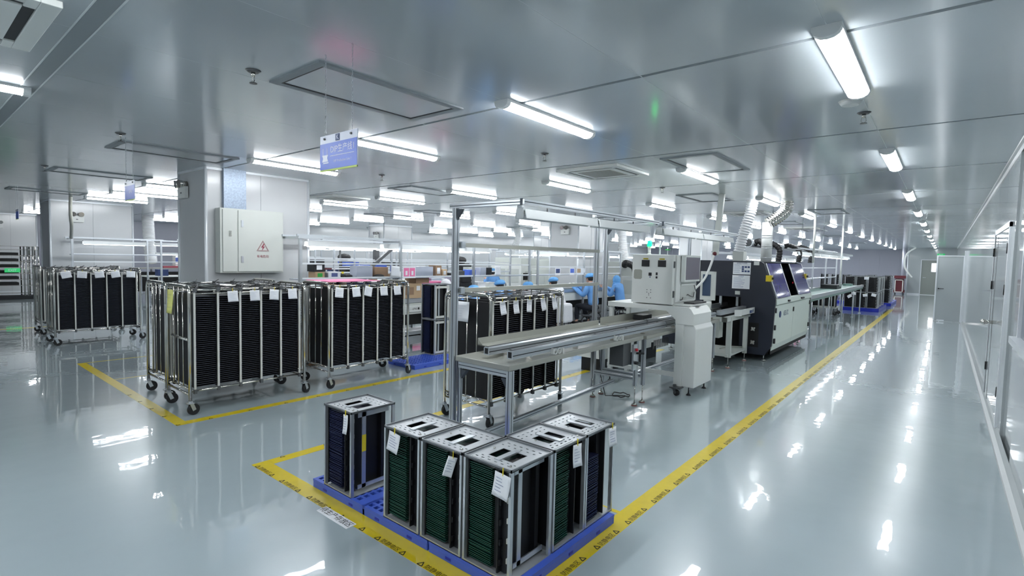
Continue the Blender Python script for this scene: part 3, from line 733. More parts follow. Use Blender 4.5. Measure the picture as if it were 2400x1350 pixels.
# ------------------------------------------------------------------ tray trolleys
CL, CW, CH = 1.17, .60, 1.25
def caster(m, w_, x, y, top, rz=0.0, r=.054):
    c_, s_ = math.cos(rz), math.sin(rz)
    wx, wy = x+.03*c_, y+.03*s_
    w_.cyl((wx-.016*s_, wy+.016*c_, r), (wx+.016*s_, wy-.016*c_, r), r, 18)
    m.bar((x, y, top), (x, y, r*2+.012), .03, .03)
    for q in (-1, 1):
        m.bar((x-.02*s_*q, y+.02*c_*q, r*2+.014), (wx-.02*s_*q, wy+.02*c_*q, r-.008), .003, .034, (c_, s_, 0))
    m.box(x-.03, x+.03, y-.03, y+.03, r*2+.008, r*2+.014)
TRAY = {}
def trolley(label, loc, rz=0, full=True, board='board_k', group=None, strip='strip', nb=46):
    t = thing('tray_trolley', label, 'trolley', loc, rz, group)
    hx = CW/2
    for y in (0, CL):
        m = MB(); pts = [(-hx, y, .13)]
        for k in range(7): a = PI - PI/2*k/6; pts.append((-hx+.07+.07*math.cos(a), y, CH-.07+.07*math.sin(a)))
        for k in range(7): a = PI/2 - PI/2*k/6; pts.append((hx-.07+.07*math.cos(a), y, CH-.07+.07*math.sin(a)))
        pts.append((hx, y, .13)); m.ring(pts, .0155, 10)
        m.cyl((-hx, y, .20), (hx, y, .20), .011, 8).cyl((-hx, y, .255), (hx, y, .255), .009, 8)
        m.build('end_frame', 'chrome', t)
        b = MB()
        for x in (-.13, 0, .13): b.cyl((x, y, .25), (x, y, CH-.01), .0065, 8)
        split(b, 'end_bar', 'chrome', t)
    m = MB()
    for x in (-hx+.02, hx-.02):
        m.cyl((x, 0, 1.215), (x, CL, 1.215), .009, 8).cyl((x, 0, .225), (x, CL, .225), .009, 8).cyl((x, 0, 1.18), (x, CL, 1.18), .006, 8)
    m.cyl((0, 0, .225), (0, CL, .225), .009, 8)
    split(m, 'side_rail', 'chrome', t)
    m = MB(); g = MB()
    pit = (CL-.10)/5
    for k in range(6):
        y = .05+pit*k
        for x in (-hx+.015, hx-.015):
            m.box(x-.005, x+.005, y-.009, y+.009, .235, 1.20)
            g.box(x-.02, x+.02, y-.016, y+.016, 1.195, 1.232); g.box(x-.016, x+.016, y-.013, y+.013, .20, .242)
            g.cyl((x, y, 1.22), (x+(.04 if k % 2 else -.03), y+.04, 1.255), .005, 6)
        g.cyl((-hx+.015, y, 1.225), (hx-.015, y, 1.225), .006, 6)
    split(m, 'upright_strip', strip, t); g.build('rail_clamps', 'dgrey', t, kind='stuff')
    m = MB()
    for k in range(5):
        for y in (.062+pit*k, .038+pit*(k+1)): m.box(-hx+.03, hx-.03, y-.003, y+.003, .245, 1.175)
    split(m, 'guide_plate', 'guide', t)
    key = board
    if full:
        for k in range(5):
            for j in range(nb):
                z = .262+j*.0197*46/nb
                l = (0, .05+pit*(k+.5), z)
                if key not in TRAY: TRAY[key] = edge(MB().box(-hx+.035+.0, hx-.035, -pit/2+.016, pit/2-.016, -.0028, .0028).build('tray_board', board, t, l), 'edge'+board[5:])
                else: put('tray_board', TRAY[key], t, l)
    else:
        m = MB()
        for k in range(5):
            yc = .05+pit*(k+.5)
            for j in range(nb): m.box(-hx+.035, hx-.035, yc-pit/2+.016, yc+pit/2-.016, .2592+j*.0197, .2648+j*.0197)
        edge(m.build('tray_boards', board, t, kind='stuff'), 'edge'+board[5:])
    for i, (x, y) in enumerate(((-hx, 0), (hx, 0), (-hx, CL), (hx, CL))):
        f = MB(); w_ = MB(); caster(f, w_, x, y, .14, (1.3, 1.8, 1.0, 2.0)[i])
        f.build('caster_fork', 'alu', t); w_.build('caster_wheel', 'rubber', t)
    return t
tn = trolley('chrome trolley full of black trays, nearest at the left', (-5.86, 1.86, 0))
MB().cyl((-.13, -.012, .74), (.30, -.012, .74), .015, 8).build('cross_bar', 'chrome', tn)
trolley('chrome trolley of black trays directly left of the nearest trolley, only its end showing', (-6.58, 1.88, 0), full=False)
trolley('chrome trolley of black trays right of the nearest, with a pink board on top', (-5.83, 3.32, 0))
trolley('chrome trolley of black trays standing behind the grey conveyor table', (-3.50, 3.56, 0))
tl = trolley('chrome trolley of dark trays farther left, nearer of two', (-11.32, 1.74, 0), full=False)
dup(tl, (-12.86, 1.80, 0), 0, 'chrome trolley of dark trays at the far left, behind another trolley')
for k, (x, y, tl_) in enumerate([(-5.56, 2.27, .03), (-5.56, 2.49, .0), (-5.56, 2.70, -.1), (-5.56, 2.90, 0)]):
    papertag('white tag on the nearest left trolley, %s from its left end' % ('first', 'second', 'third', 'fourth')[k], (x+.018, y-.02, 1.20), PI/2, .10, .11, tl_)
for k, (y, tl_) in enumerate([(3.45, -.15), (3.67, .05), (3.86, -.25), (4.08, 0), (4.29, .04)]):
    papertag('white tag on the trolley with the pink board, %s from the left' % ('first', 'second', 'third', 'fourth', 'fifth')[k], (-5.512, y, 1.20), PI/2, .11, .12, tl_)
for k, (y, tl_) in enumerate([(3.70, .12), (3.90, .05), (4.12, -.15), (4.34, .15), (4.54, .12)]):
    papertag('white tag on the trolley behind the table, %s from the left' % ('first', 'second', 'third', 'fourth', 'fifth')[k], (-3.18, y, 1.19), PI/2, .08, .13, tl_)
for k, (y, tl_) in enumerate([(1.88, .2), (2.10, -.1), (2.32, .1), (2.54, .15), (2.77, -.05)]):
    papertag('small white tag on the farther left trolley, %s from the left' % ('first', 'second', 'third', 'fourth', 'fifth')[k], (-11.0, y, 1.21), PI/2, .13, .11, tl_)
papertag('yellow note on the end of the nearest left trolley', (-6.0, 1.838, 1.20), 0, .16, .24, 0, 'papery', string=False)
papertag('large white printed sheet on the end of the trolley behind the table', (-3.555, 3.54, 1.17), 0, .20, .19, 0, 'paper', string=False)
pb = tag(MB().box(-.27, .27, -.36, .36, 0, .006).build('pink_board', 'pink', loc=(-5.86, 3.72, 1.262)), 'flat pink board lying on top of a tray trolley', 'board'); 

# ------------------------------------------------------------------ feed conveyor line (front)
def levelfoot(m, p, x, y, z1, r=.032):
    m.cyl((x, y, .02), (x, y, z1), .006, 8).cyl((x, y, .012), (x, y, .03), r, 16, .012); p.cyl((x, y, 0), (x, y, .012), r, 16)
XL, XR = -3.12, -2.53
t1 = thing('conveyor_table', 'near grey topped conveyor table on aluminium legs, in front of the tray trolley', 'conveyor table', (-2.83, 4.2, 0))
MB().box(XL, XR, 3.04, 5.36, .725, .77).build('table_top', 'grey', t1, world=True, bevel=.006)
m, g = MB(), MB()
prof(m, g, (XR-.02, 3.08, .02), (XR-.02, 3.08, .725), .045, .045); prof(m, g, (XL+.02, 3.08, .02), (XL+.02, 3.08, .725), .03, .03)
prof(m, g, (XR-.03, 5.25, .22), (XR-.03, 5.25, .725), .04, .04); prof(m, g, (XL+.03, 5.25, .22), (XL+.03, 5.25, .725), .04, .04)
split(m, 'leg', 'alu', t1, world=True); 
m = MB()
prof(m, g, (XL+.02, 3.08, .695), (XR-.04, 3.08, .695), .04, .05)
prof(m, g, (XL+.04, 5.25, .30), (XR-.04, 5.25, .30), .03, .04); prof(m, g, (XL+.02, 3.08, .10), (XR-.04, 3.08, .10), .03, .03)
prof(m, g, (-2.86, 3.10, .15), (-2.86, 5.30, .22), .035, .035)
split(m, 'stretcher', 'alu', t1, world=True); g.build('profile_grooves', 'slot', t1, world=True, kind='stuff')
m, p = MB(), MB()
levelfoot(m, p, XR-.03, 5.25, .24); levelfoot(m, p, XL+.03, 5.25, .24)
split(m, 'levelling_foot', 'chrome', t1, world=True); split(p, 'foot_pad', 'foot', t1, world=True)
split(MB().prism([(XR-.045, .66), (XR-.10, .66), (XR-.045, .58)], 'y', 3.06, 3.10).prism([(XL+.05, .66), (XL+.11, .66), (XL+.05, .58)], 'y', 3.06, 3.10), 'corner_bracket', 'slot', t1, world=True)
MB().box(-2.72, -2.56, 4.95, 5.12, .48, .725).build('control_box', 'dgrey', t1, world=True)
MB().box(-2.535, -2.515, 5.10, 5.19, .42, .70).build('switch_plate', 'alu', t1, world=True)
MB().sph((-2.505, 5.15, .64), .018).build('red_knob', 'red', t1, world=True, label='red push knob'); split(MB().cyl((-2.52, 5.14, .50), (-2.48, 5.14, .50), .018).cyl((-2.52, 5.17, .60), (-2.45, 5.22, .60), .012), 'black_knob', 'rubber', t1, world=True)
t2 = thing('conveyor_table', 'second conveyor table running under the white inspection machine', 'conveyor table', (-2.83, 6.6, 0))
MB().box(XL, XR+.02, 5.40, 7.85, .725, .765).build('table_top', 'grey', t2, world=True, bevel=.006)
m, g = MB(), MB()
for (x, y) in ((XR-.03, 5.44), (XL+.03, 5.44), (XR-.03, 7.75), (XL+.03, 7.75)): prof(m, g, (x, y, .20), (x, y, .725), .04, .04)
split(m, 'leg', 'alu', t2, world=True); m = MB()
prof(m, g, (XL+.04, 5.44, .30), (XR-.04, 5.44, .30), .03, .04); prof(m, g, (-2.86, 5.46, .22), (-2.86, 7.75, .22), .035, .035); prof(m, g, (XL+.04, 7.75, .30), (XR-.04, 7.75, .30), .03, .04)
split(m, 'stretcher', 'alu', t2, world=True); g.build('profile_grooves', 'slot', t2, world=True, kind='stuff')
m, p = MB(), MB()
for (x, y) in ((XR-.03, 5.44), (XL+.03, 5.44), (XR-.03, 7.75), (XL+.03, 7.75)): levelfoot(m, p, x, y, .22)
split(m, 'levelling_foot', 'chrome', t2, world=True); split(p, 'foot_pad', 'foot', t2, world=True)
m = MB()
for k in range(14): m.box(-2.50, -2.495, 5.56+.03*k, 5.568+.03*k, .60, .70)
m.box(-2.51, -2.49, 5.52, 5.56, .60, .68).build('cable_clip', 'black', t2, world=True)
# conveyor rails lying along both tables
def railpair(name, label, y0, y1, xa=-2.85, xb=-2.60):
    t = thing(name, label, 'conveyor', ((xa+xb)/2, (y0+y1)/2, .77))
    for x in (xa, xb):
        m, g = MB(), MB()
        m.prism([(x-.03, .80), (x+.03, .80), (x+.03, .857), (x+.02, .867), (x-.02, .867), (x-.03, .857)], 'y', y0, y1)
        split(m, 'rail', 'alu', t, world=True)
        g.box(x+.030, x+.0315, y0, y1, .825, .832).box(x-.008, x+.008, y0+.002, y1-.002, .8665, .8685).box(x-.018, x+.018, y0-.001, y0, .81, .857).build('rail_groove', 'black', t, world=True)
    m = MB()
    y = y0+.25
    while y < y1:
        m.cyl((xa, y, .815), (xb, y, .815), .007, 8)
        for x in (xa, xb): m.box(x-.02, x+.02, y-.015, y+.015, .77, .80)
        y += .7
    split(m, 'cross_rod', 'chrome', t, world=True)
    m = MB()
    for y in [y0+.55+1.1*i for i in range(int((y1-y0)/1.1))]:
        for dy in (0, .06): 
            m.ring([(xb+.055, y+dy+.022*math.cos(a), .80+.022*math.sin(a)) for a in [i*2*PI/12 for i in range(12)]], .005, 6, closed=True)
        m.box(xb+.03, xb+.055, y-.03, y-.02, .78, .83).box(xb+.04, xb+.065, y+.10, y+.12, .77, .82)
    split(m, 'drive_pulley', 'white', t, world=True)
    return t
railpair('conveyor_rails', 'pair of aluminium conveyor rails lying along the near grey tables', 3.13, 6.05)
railpair('conveyor_rails', 'aluminium conveyor rails passing under the white inspection machine', 6.08, 7.85, -2.85, -2.60)
# long grey tray beside the rails
gt = thing('side_tray', 'long shallow grey tray shelf behind the near conveyor rails', 'tray', (-3.0, 4.3, .82))
MB().prism([(-2.90, .835), (-3.115, .835), (-3.115, .89), (-3.12, .89), (-3.12, .828), (-2.90, .828)], 'y', 3.31, 5.38).build('tray_shelf', 'grey', gt, world=True)
MB().prism([(-3.115, .83), (-3.115, .89), (-3.06, .83)], 'y', 3.31, 3.315).build('tray_end', 'grey', gt, world=True)
split(MB().box(-2.98, -2.96, 3.5, 3.55, .77, .828).box(-2.98, -2.96, 5.1, 5.15, .77, .828), 'tray_support', 'grey', gt, world=True)
gt = thing('side_tray', 'far grey tray shelf with a black cable bundle, under the inspection machine', 'tray', (-3.0, 6.6, .82))
MB().prism([(-2.90, .835), (-3.115, .835), (-3.115, .915), (-3.12, .915), (-3.12, .828), (-2.90, .828)], 'y', 5.42, 7.7).build('tray_shelf', 'grey', gt, world=True)
split(MB().box(-2.98, -2.96, 5.6, 5.65, .77, .828).box(-2.98, -2.96, 7.4, 7.45, .77, .828), 'tray_support', 'grey', gt, world=True)
tag(MB().box(-3.08, -2.94, 6.2, 6.45, .836, .90).build('black_box', 'black'), 'small black box with cables on the far grey tray', 'box')
# light frames over the front line
def lightframe(label, y0, y1, xp=-3.15, xa=-2.45, z=2.0, bars=True, lamps=2, lit=False, xl=None):
    t = thing('lighting_gantry', label, 'lighting gantry', (xp, y0, 0))
    m, g = MB(), MB()
    prof(m, g, (xp, y0, .03), (xp, y0, z), .045, .045); prof(m, g, (xp, y1, .03), (xp, y1, z), .045, .045)
    split(m, 'post', 'alu', t, world=True); m = MB()
    for y in (y0, y1): prof(m, g, (xp-.05, y, z+.015), (xa, y, z+.015), .045, .035)
    split(m, 'arm', 'alu', t, world=True); m = MB()
    prof(m, g, (xa+.03, y0-.03, z+.015), (xa+.03, y1+.03, z+.015), .035, .035)
    split(m, 'top_bar', 'alu', t, world=True)
    split(MB().box(xa+.008, xa+.028, y0-.034, y0-.026, z-.01, z+.04).box(xp-.055, xp-.05, y0-.02, y0+.02, z, z+.03).box(xa+.008, xa+.028, y1+.026, y1+.034, z-.01, z+.04), 'black_joint', 'slot', t, world=True)
    if bars:
        split(MB().box(xp+.02, xp+.045, y0+.02, y1, 1.68, 1.715).box(xp+.02, xp+.045, y0+.02, y1, 1.30, 1.335), 'cross_bar', 'grey', t, world=True)
        split(MB().box(xp+.02, xp+.06, y0+.02, y0+.06, 1.67, 1.725).box(xp+.02, xp+.06, y0+.02, y0+.06, 1.29, 1.345), 'bracket', 'alu', t, world=True)
    for (ya, yb) in ((y0, y1),):
        MB().prism([(xp+.022, z-.10), (xp+.022, z-.01), (xp+.09, z-.01)], 'y', y0-.01, y0+.01).build('gusset', 'slot', t, world=True)
    g.build('profile_grooves', 'slot', t, world=True, kind='stuff')
    L = (y1-y0-.1)/lamps; xl = xa-.05 if xl is None else xl
    for k in range(lamps):
        a = y0+.05+L*k; b = a+L-.04
        lf = thing('hanging_lamp', '%s lamp trough hanging on the %s' % (('near', 'far')[k % 2], label), 'lamp', (xl, (a+b)/2, z-.05))
        MB().prism([(xl-.06, z-.10), (xl-.045, z-.03), (xl+.045, z-.03), (xl+.06, z-.10), (xl+.052, z-.10), (xl+.04, z-.04), (xl-.04, z-.04), (xl-.052, z-.10)], 'y', a, b).build('reflector', 'lampw', lf, world=True)
        MB().cyl((xl, a+.02, z-.075), (xl, b-.02, z-.075), .014, 10).build('tube', 'tube' if lit else 'paper', lf, world=True)
        MB().box(xl-.03, xl+.03, a-.012, a, z-.10, z-.02).cyl((xl, a-.014, z-.02), (xl, a-.014, z+.01), .02, 10).build('end_holder', 'lampw', lf, world=True)
        MB().cyl((xl+.03, a+.3, z-.06), (xl+.03, a+.3, z), .006, 6).cyl((xl, b-.3, z-.06), (xl, b-.3, z), .006, 6).build('hanger', 'black', lf, world=True)
    return t
lightframe('tall aluminium light frame over the near table', 3.05, 5.34)
lightframe('second aluminium light frame reaching over the inspection machine', 5.56, 8.2, bars=False)
# ------------------------------------------------------------------ inspection machine
ai = thing('inspection_machine', 'white box shaped inspection machine on a column, with a tilted monitor', 'inspection machine', (-2.8, 6.45, 0))
HX0, HX1, HY0, HY1, HZ0, HZ1 = -3.07, -2.53, 6.10, 6.85, 1.07, 1.68
MB().box(HX0, HX1, HY0, HY1, HZ0, HZ1).build('cabinet', 'white', ai, world=True, bevel=.005)
MB().box(HX0+.004, HX1-.004, HY0-.006, HY0, HZ0+.006, HZ1-.004).build('front_panel', 'white', ai, world=True, bevel=.003)
f = HY0-.006
for (a, nm) in ((-2.885, 0), (-2.67, 1)):
    MB().box(a-.05, a+.05, f-.012, f, 1.53, 1.61).build('vent_fan', 'black', ai, world=True)
    MB().box(a-.035, a+.032, f-.004, f, 1.617, 1.634).build('yellow_label', 'yellow2', ai, world=True, label='yellow label')
    text('label_lettering', '注意高温', .014, 'ink', ai, face((a+2.8, f-.005-6.45, 1.625), (0,-1,0)))
MB().prism([(-2.96+.05*math.cos(q), 1.43+.05*math.sin(q)) for q in [0]], 'y', f, f) if False else None
MB().prism([(-2.985+dx*1.0, 1.43+dz) for dx, dz in ((-.055,-.045),(-.04,-.06),(.04,-.06),(.055,-.045),(.055,.045),(.04,.06),(-.04,.06),(-.055,.045))], 'y', f-.003, f).build('blank_plate', 'grey', ai, world=True)
MB().box(-2.85, -2.71, f-.003, f, 1.38, 1.465).build('socket_plate', 'white', ai, world=True)
split(MB().box(-2.84, -2.80, f-.006, f-.003, 1.415, 1.455).box(-2.745, -2.722, f-.006, f-.003, 1.425, 1.460).box(-2.745, -2.722, f-.006, f-.003, 1.385, 1.412), 'socket', 'black', ai, world=True)
MB().cyl((-2.82, f-.006, 1.40), (-2.82, f, 1.40), .008).build('key_switch', 'navy', ai, world=True)
m = MB()
for (dx, dz) in ((-.025,.05),(.025,.05),(-.025,.02),(.025,.02),(0,.005),(0,-.015),(-.025,-.05),(.025,-.05)): m.cyl((-2.83+dx, f-.0015, 1.19+dz), (-2.83+dx, f, 1.19+dz), .006, 8)
split(m, 'vent_hole', 'dgrey', ai, world=True)
sx_ = HX1
MB().box(sx_, sx_+.02, 6.16, 6.83, HZ0+.03, HZ1-.005).build('side_door', 'white', ai, world=True, bevel=.003)
for zz in (1.16, 1.52): split(MB().box(sx_, sx_+.012, 6.11, 6.14, zz, zz+.08), 'hinge', 'dgrey', ai, world=True)
mo = MB().quadbox([(sx_+.03, 6.27, 1.35), (sx_+.075, 6.29, 1.35), (sx_+.075, 6.80, 1.35), (sx_+.03, 6.82, 1.35), (sx_+.03, 6.27, 1.68), (sx_+.075, 6.29, 1.68), (sx_+.075, 6.80, 1.68), (sx_+.03, 6.82, 1.68)]).build('monitor', 'white', ai, world=True, bevel=.005)
MB().box(sx_+.075, sx_+.078, 6.315, 6.775, 1.375, 1.655).build('screen', 'screen', mo, world=True)
rc = MB().box(sx_+.02, sx_+.024, 6.30, 6.78, 1.12, 1.32).build('recess_panel', 'cream', ai, world=True)
MB().box(sx_+.024, sx_+.03, 6.30, 6.78, 1.30, 1.32).box(sx_+.024, sx_+.03, 6.76, 6.78, 1.12, 1.32).build('recess_lip', 'white', ai, world=True)
MB().box(sx_, sx_+.22, 6.14, 6.86, HZ0-.005, HZ0+.012).box(sx_, sx_+.03, 6.12, 6.88, HZ0-.04, HZ0+.0).build('keyboard_shelf', 'white', ai, world=True)
tag(MB().box(-2.46, -2.33, 6.30, 6.72, 1.083, 1.10).build('keyboard', 'black'), 'black keyboard on the shelf of the inspection machine', 'keyboard')
cbm = MB(); pts = [(-2.50+.02*math.sin(i*.8), 6.74-.05*i+.02*math.sin(i), 1.12+.10*abs(math.sin(i*.9+1))*(1-i/12)) for i in range(11)]; cbm.ring(pts, .004, 6); cbm.ring([(-2.49, 6.70, 1.30), (-2.47, 6.74, 1.2), (-2.45, 6.72, 1.12)], .004, 6)
tag(cbm.build('black_cable', 'rubber'), 'black cable looping above the keyboard of the inspection machine', 'cable')
# cradle and arch
MB().prism([(-3.38, 1.0), (-3.38, 1.06), (-2.30, 1.06), (-2.27, 1.03), (-2.24, .98), (-2.24, .85), (-2.46, .85), (-2.46, .90), (-2.58, 1.0)], 'y', 6.06, 6.66).build('arch_beam', 'white', ai, world=True, bevel=.003)
MB().box(-2.46, -2.36, 6.07, 6.64, .10, .86).build('inner_column', 'white', ai, world=True, bevel=.003)
MB().prism([(-2.365, .10), (-2.365, .86), (-2.25, .86), (-2.215, .80), (-2.215, .10)], 'y', 6.09, 6.68).build('column_cover', 'white', ai, world=True, bevel=.01)
MB().box(-2.42, -2.28, 6.25, 6.38, 1.06, 1.063).build('slot_plate', 'dgrey', ai, world=True)
for y in (6.10, 6.58): split(MB().box(-3.38, -3.33, y, y+.05, .06, 1.0), 'leg', 'white', ai, world=True)
MB().box(-3.38, -2.40, 6.09, 6.13, .20, .25).box(-3.38, -3.33, 6.10, 6.6, .20, .25).build('floor_beam', 'white', ai, world=True)
m, p = MB(), MB()
for (x, y) in ((-2.29, 6.13), (-2.28, 6.62), (-3.355, 6.13), (-3.355, 6.6)): m.cyl((x, y, .02), (x, y, .11), .008, 8); m.cyl((x, y, 0), (x, y, .022), .03, 14, .014)
split(m, 'levelling_foot', 'rubber', ai, world=True)
m, p = MB(), MB(); caster(m, p, -2.42, 6.02, .13, -.3, .035); m.box(-2.47, -2.34, 5.98, 6.1, .085, .10); m.build('caster_fork', 'dgrey', ai, world=True); p.build('caster_wheel', 'rubber', ai, world=True)
st_ = thing('stack_light', 'green lit signal light on top of the inspection machine', 'signal light', (-3.01, 6.45, HZ1))
MB().cyl((-3.01, 6.45, 1.68), (-3.01, 6.45, 1.76), .018).cyl((-3.01, 6.45, 1.68), (-3.01, 6.45, 1.70), .04, 12, .02).cyl((-3.01, 6.45, 1.75), (-3.01, 6.45, 1.79), .022).build('lamp_base', 'white', st_, world=True)
MB().cyl((-3.01, 6.45, 1.79), (-3.01, 6.45, 1.865), .03, 14).build('lamp_lens', 'green_l', st_, world=True)
sg = thing('hanging_cross', 'small white rod cross with a green sticker on the inspection machine roof', 'fitting', (-2.80, 6.5, HZ1))
split(MB().cyl((-2.93, 6.6, HZ1), (-2.93, 6.6, 1.87), .012, 8).cyl((-2.78, 6.5, HZ1), (-2.78, 6.5, 1.78), .004, 6), 'rod', 'alu', sg, world=True)
MB().bar((-2.81, 6.5, 1.75), (-2.75, 6.5, 1.75), .012, .012).build('green_sticker', 'green', sg, world=True)
tag(MB().ring([(-2.86+.10*math.cos(a)*(1+.1*math.sin(3*a)), 4.95+.55+.10*math.sin(a), .012+.006*(i % 3)) for i, a in enumerate([k*2*PI/18 for k in range(54)])], .006, 6).ring([(-2.80, 5.5, .02), (-2.95, 5.30, .03), (-3.02, 5.28, .3), (-3.0, 5.2, .7)], .005, 6).build('cable_coil', 'rubber'), 'coil of black cable on the floor between the table legs', 'cable')
# white cabinet behind the tables on the floor
wc = thing('floor_cabinet', 'long low white cabinet standing behind the inspection machine legs', 'cabinet', (-3.8, 7.0, 0))
MB().box(-4.05, -3.62, 6.4, 8.3, .20, .62).build('cabinet_body', 'white', wc, world=True); MB().box(-4.0, -3.66, 6.45, 8.25, .0, .20).build('plinth', 'black', wc, world=True)
# ------------------------------------------------------------------ loader in front of the dark machine
ld = thing('loading_conveyor', 'white framed loading conveyor feeding into the dark machine', 'conveyor', (-2.8, 8.6, 0))
LX0, LX1 = -3.12, -2.44
m = MB()
for (x, y) in ((LX1-.03, 8.17), (LX0+.03, 8.17)): m.box(x-.035, x+.035, y-.03, y+.03, .16, .78)
for (x, y) in ((LX1-.03, 9.02), (LX0+.03, 9.02)): m.box(x-.03, x+.03, y-.03, y+.03, .12, .78)
split(m, 'leg', 'cream', ld, world=True)
split(MB().box(LX1-.06, LX1, 7.9, 9.6, .72, .79).box(LX0, LX0+.06, 7.9, 9.6, .72, .79).box(LX0, LX1, 7.9, 7.95, .72, .79), 'side_beam', 'cream', ld, world=True)
split(MB().box(LX1-.06, LX1-.02, 8.1, 9.05, .17, .21).box(LX0, LX0+.06, 8.1, 9.05, .17, .21).box(LX0, LX1-.02, 8.14, 8.18, .17, .21).box(LX0, LX1-.02, 8.18, 9.0, .20, .205), 'lower_shelf', 'cream', ld, world=True)
m = MB()
for x in (LX0+.10, LX1-.10): m.prism([(x-.03, .82), (x+.03, .82), (x+.03, .89), (x-.03, .89)], 'y', 7.86, 10.2)
split(m, 'rail', 'alu', ld, world=True)
MB().prism([(LX1, 8.30), (LX1+.07, 8.42), (LX1+.07, 9.12), (LX1+.055, 9.12), (LX1+.055, 8.44), (LX1-.01, 8.32)], 'z', .78, .88).box(LX1-.01, LX1+.07, 8.40, 9.12, .78, .79).build('side_guard', 'white', ld, world=True)
MB().box(LX1+.07, LX1+.075, 8.84, 8.90, .80, .845).box(LX1+.07, LX1+.075, 8.93, 8.96, .80, .845).box(LX1+.07, LX1+.075, 9.0, 9.03, .81, .85).build('switch', 'navy', ld, world=True)
MB().box(-2.80, -2.60, 8.1, 8.28, .45, .70).build('control_box', 'cream', ld, world=True)
m, p = MB(), MB()
for (x, y) in ((LX1-.03, 8.17), (LX0+.03, 8.17), (LX1-.03, 9.02), (LX0+.03, 9.02)): levelfoot(m, p, x, y, .17)
split(m, 'levelling_foot', 'chrome', ld, world=True); split(p, 'foot_pad', 'foot', ld, world=True)
m = MB(); m.ring([(-2.95+.05*math.sin(i), 8.2+.1*i, .24+.25*math.sin(i*.6)**2) for i in range(9)], .012, 8); m.ring([(-2.7, 8.5, .23), (-2.6, 8.7, .25), (-2.55, 8.9, .23), (-2.5, 9.0, .22)], .01, 8)
tag(m.build('grey_hose', 'grey'), 'grey hose looping on the lower shelf of the loading conveyor', 'hose')
# ------------------------------------------------------------------ dark soldering machine
dm = thing('soldering_machine', 'large graphite and white soldering machine with tinted slanted windows', 'soldering machine', (-2.9, 10.6, 0))
DY0, DY1 = 9.15, 12.05; DX0 = -3.95
def outer(z):
    return -2.08 if z < 1.02 else -2.08 - (z-1.02)*.19/.58
P_ = [(-2.20, .10), (-2.10, .26), (-2.07, 1.02), (-2.27, 1.60), (-2.31, 1.625), (-2.38, 1.635), (DX0, 1.635)]
# front plate with an opening
MB().prism([(-2.60, .10), (-2.20, .10), (-2.10, .26), (-2.07, 1.02), (-2.27, 1.60), (-2.31, 1.625), (-2.38, 1.635), (-2.60, 1.635)], 'y', DY0, DY0+.05).box(DX0, -2.60, DY0, DY0+.05, 1.03, 1.635).box(DX0, -3.25, DY0, DY0+.05, .10, 1.03).build('front_plate', 'dark', dm, world=True)
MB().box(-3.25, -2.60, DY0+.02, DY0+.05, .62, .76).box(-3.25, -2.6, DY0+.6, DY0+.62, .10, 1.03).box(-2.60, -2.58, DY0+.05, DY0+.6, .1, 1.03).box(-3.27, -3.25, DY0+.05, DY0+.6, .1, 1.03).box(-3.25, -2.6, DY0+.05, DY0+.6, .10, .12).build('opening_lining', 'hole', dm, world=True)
MB().prism([(DX0, 1.635), (-2.38, 1.635), (-2.38, 1.615), (DX0, 1.615)], 'y', DY0+.05, DY1).box(DX0, DX0+.05, DY0+.05, DY1, .1, 1.615).build('hood', 'dark', dm, world=True)
MB().prism([(-2.20, .10), (-2.10, .26), (-2.07, 1.02), (-2.27, 1.60), (-2.38, 1.635), (DX0, 1.635), (DX0, .10)], 'y', DY1-.04, DY1).build('end_plate', 'dark', dm, world=True)
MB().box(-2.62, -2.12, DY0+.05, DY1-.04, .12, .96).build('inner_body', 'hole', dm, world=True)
for (a, b) in ((DY0+.05, 10.55), (10.56, DY1-.04)):
    MB().prism([(-2.135, .12), (-2.095, .27), (-2.08, .92), (-2.105, .92), (-2.12, .27), (-2.16, .12)], 'y', a, b).build('side_door', 'mint', dm, world=True)
MB().prism([(-2.10, .925), (-2.055, .935), (-2.055, .955), (-2.065, 1.02), (-2.075, 1.03), (-2.12, 1.03), (-2.12, .925)], 'y', DY0+.05, DY1-.02).build('side_ledge', 'mint', dm, world=True)
def slantwin(y0, y1, m_='acryl', t0=0., t1=1.):
    a = Vector((-2.075, 1.035)); b = Vector((-2.27, 1.60)); n_ = Vector((b.y-a.y, -(b.x-a.x))).normalized()*.012
    p0 = a+(b-a)*t0; p1 = a+(b-a)*t1
    return [(p0.x, p0.y), (p1.x, p1.y), (p1.x+n_.x, p1.y+n_.y), (p0.x+n_.x, p0.y+n_.y)]
for (a, b) in ((9.22, 10.18), (10.85, 11.93)):
    wv_ = MB().prism(slantwin(a, b), 'y', a+.02, b-.02).build('tinted_window', 'acryl', dm, world=True)
    pr_ = slantwin(a, b); pr2 = [(q[0]+.004, q[1]+.001) for q in pr_]
    split(MB().prism(pr2, 'y', a-.02, a+.025).prism(pr2, 'y', b-.025, b+.02), 'window_frame', 'plate', wv_, world=True)
MB().prism([(-2.09, 1.03), (-2.28, 1.60), (-2.60, 1.60), (-2.60, 1.03)], 'y', 10.22, 10.26).build('inner_rib', 'dark', dm, world=True)
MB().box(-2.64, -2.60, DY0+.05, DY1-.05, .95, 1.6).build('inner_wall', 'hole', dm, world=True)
for y in (9.16, 11.9):
    MB().box(-2.23, -2.15, y-.02, y+.10, 1.31, 1.41).build('yellow_guard', 'yellow', dm, world=True)
    MB().sph((-2.14, y+.045, 1.36), .022).build('stop_knob', 'ink', dm, world=True)
MB().box(-2.175, -2.16, 10.79, 10.82, 1.24, 1.27).build('red_button', 'red', dm, world=True)
MB().box(-2.722, -2.712, 0, 0, 0, 0) if False else None
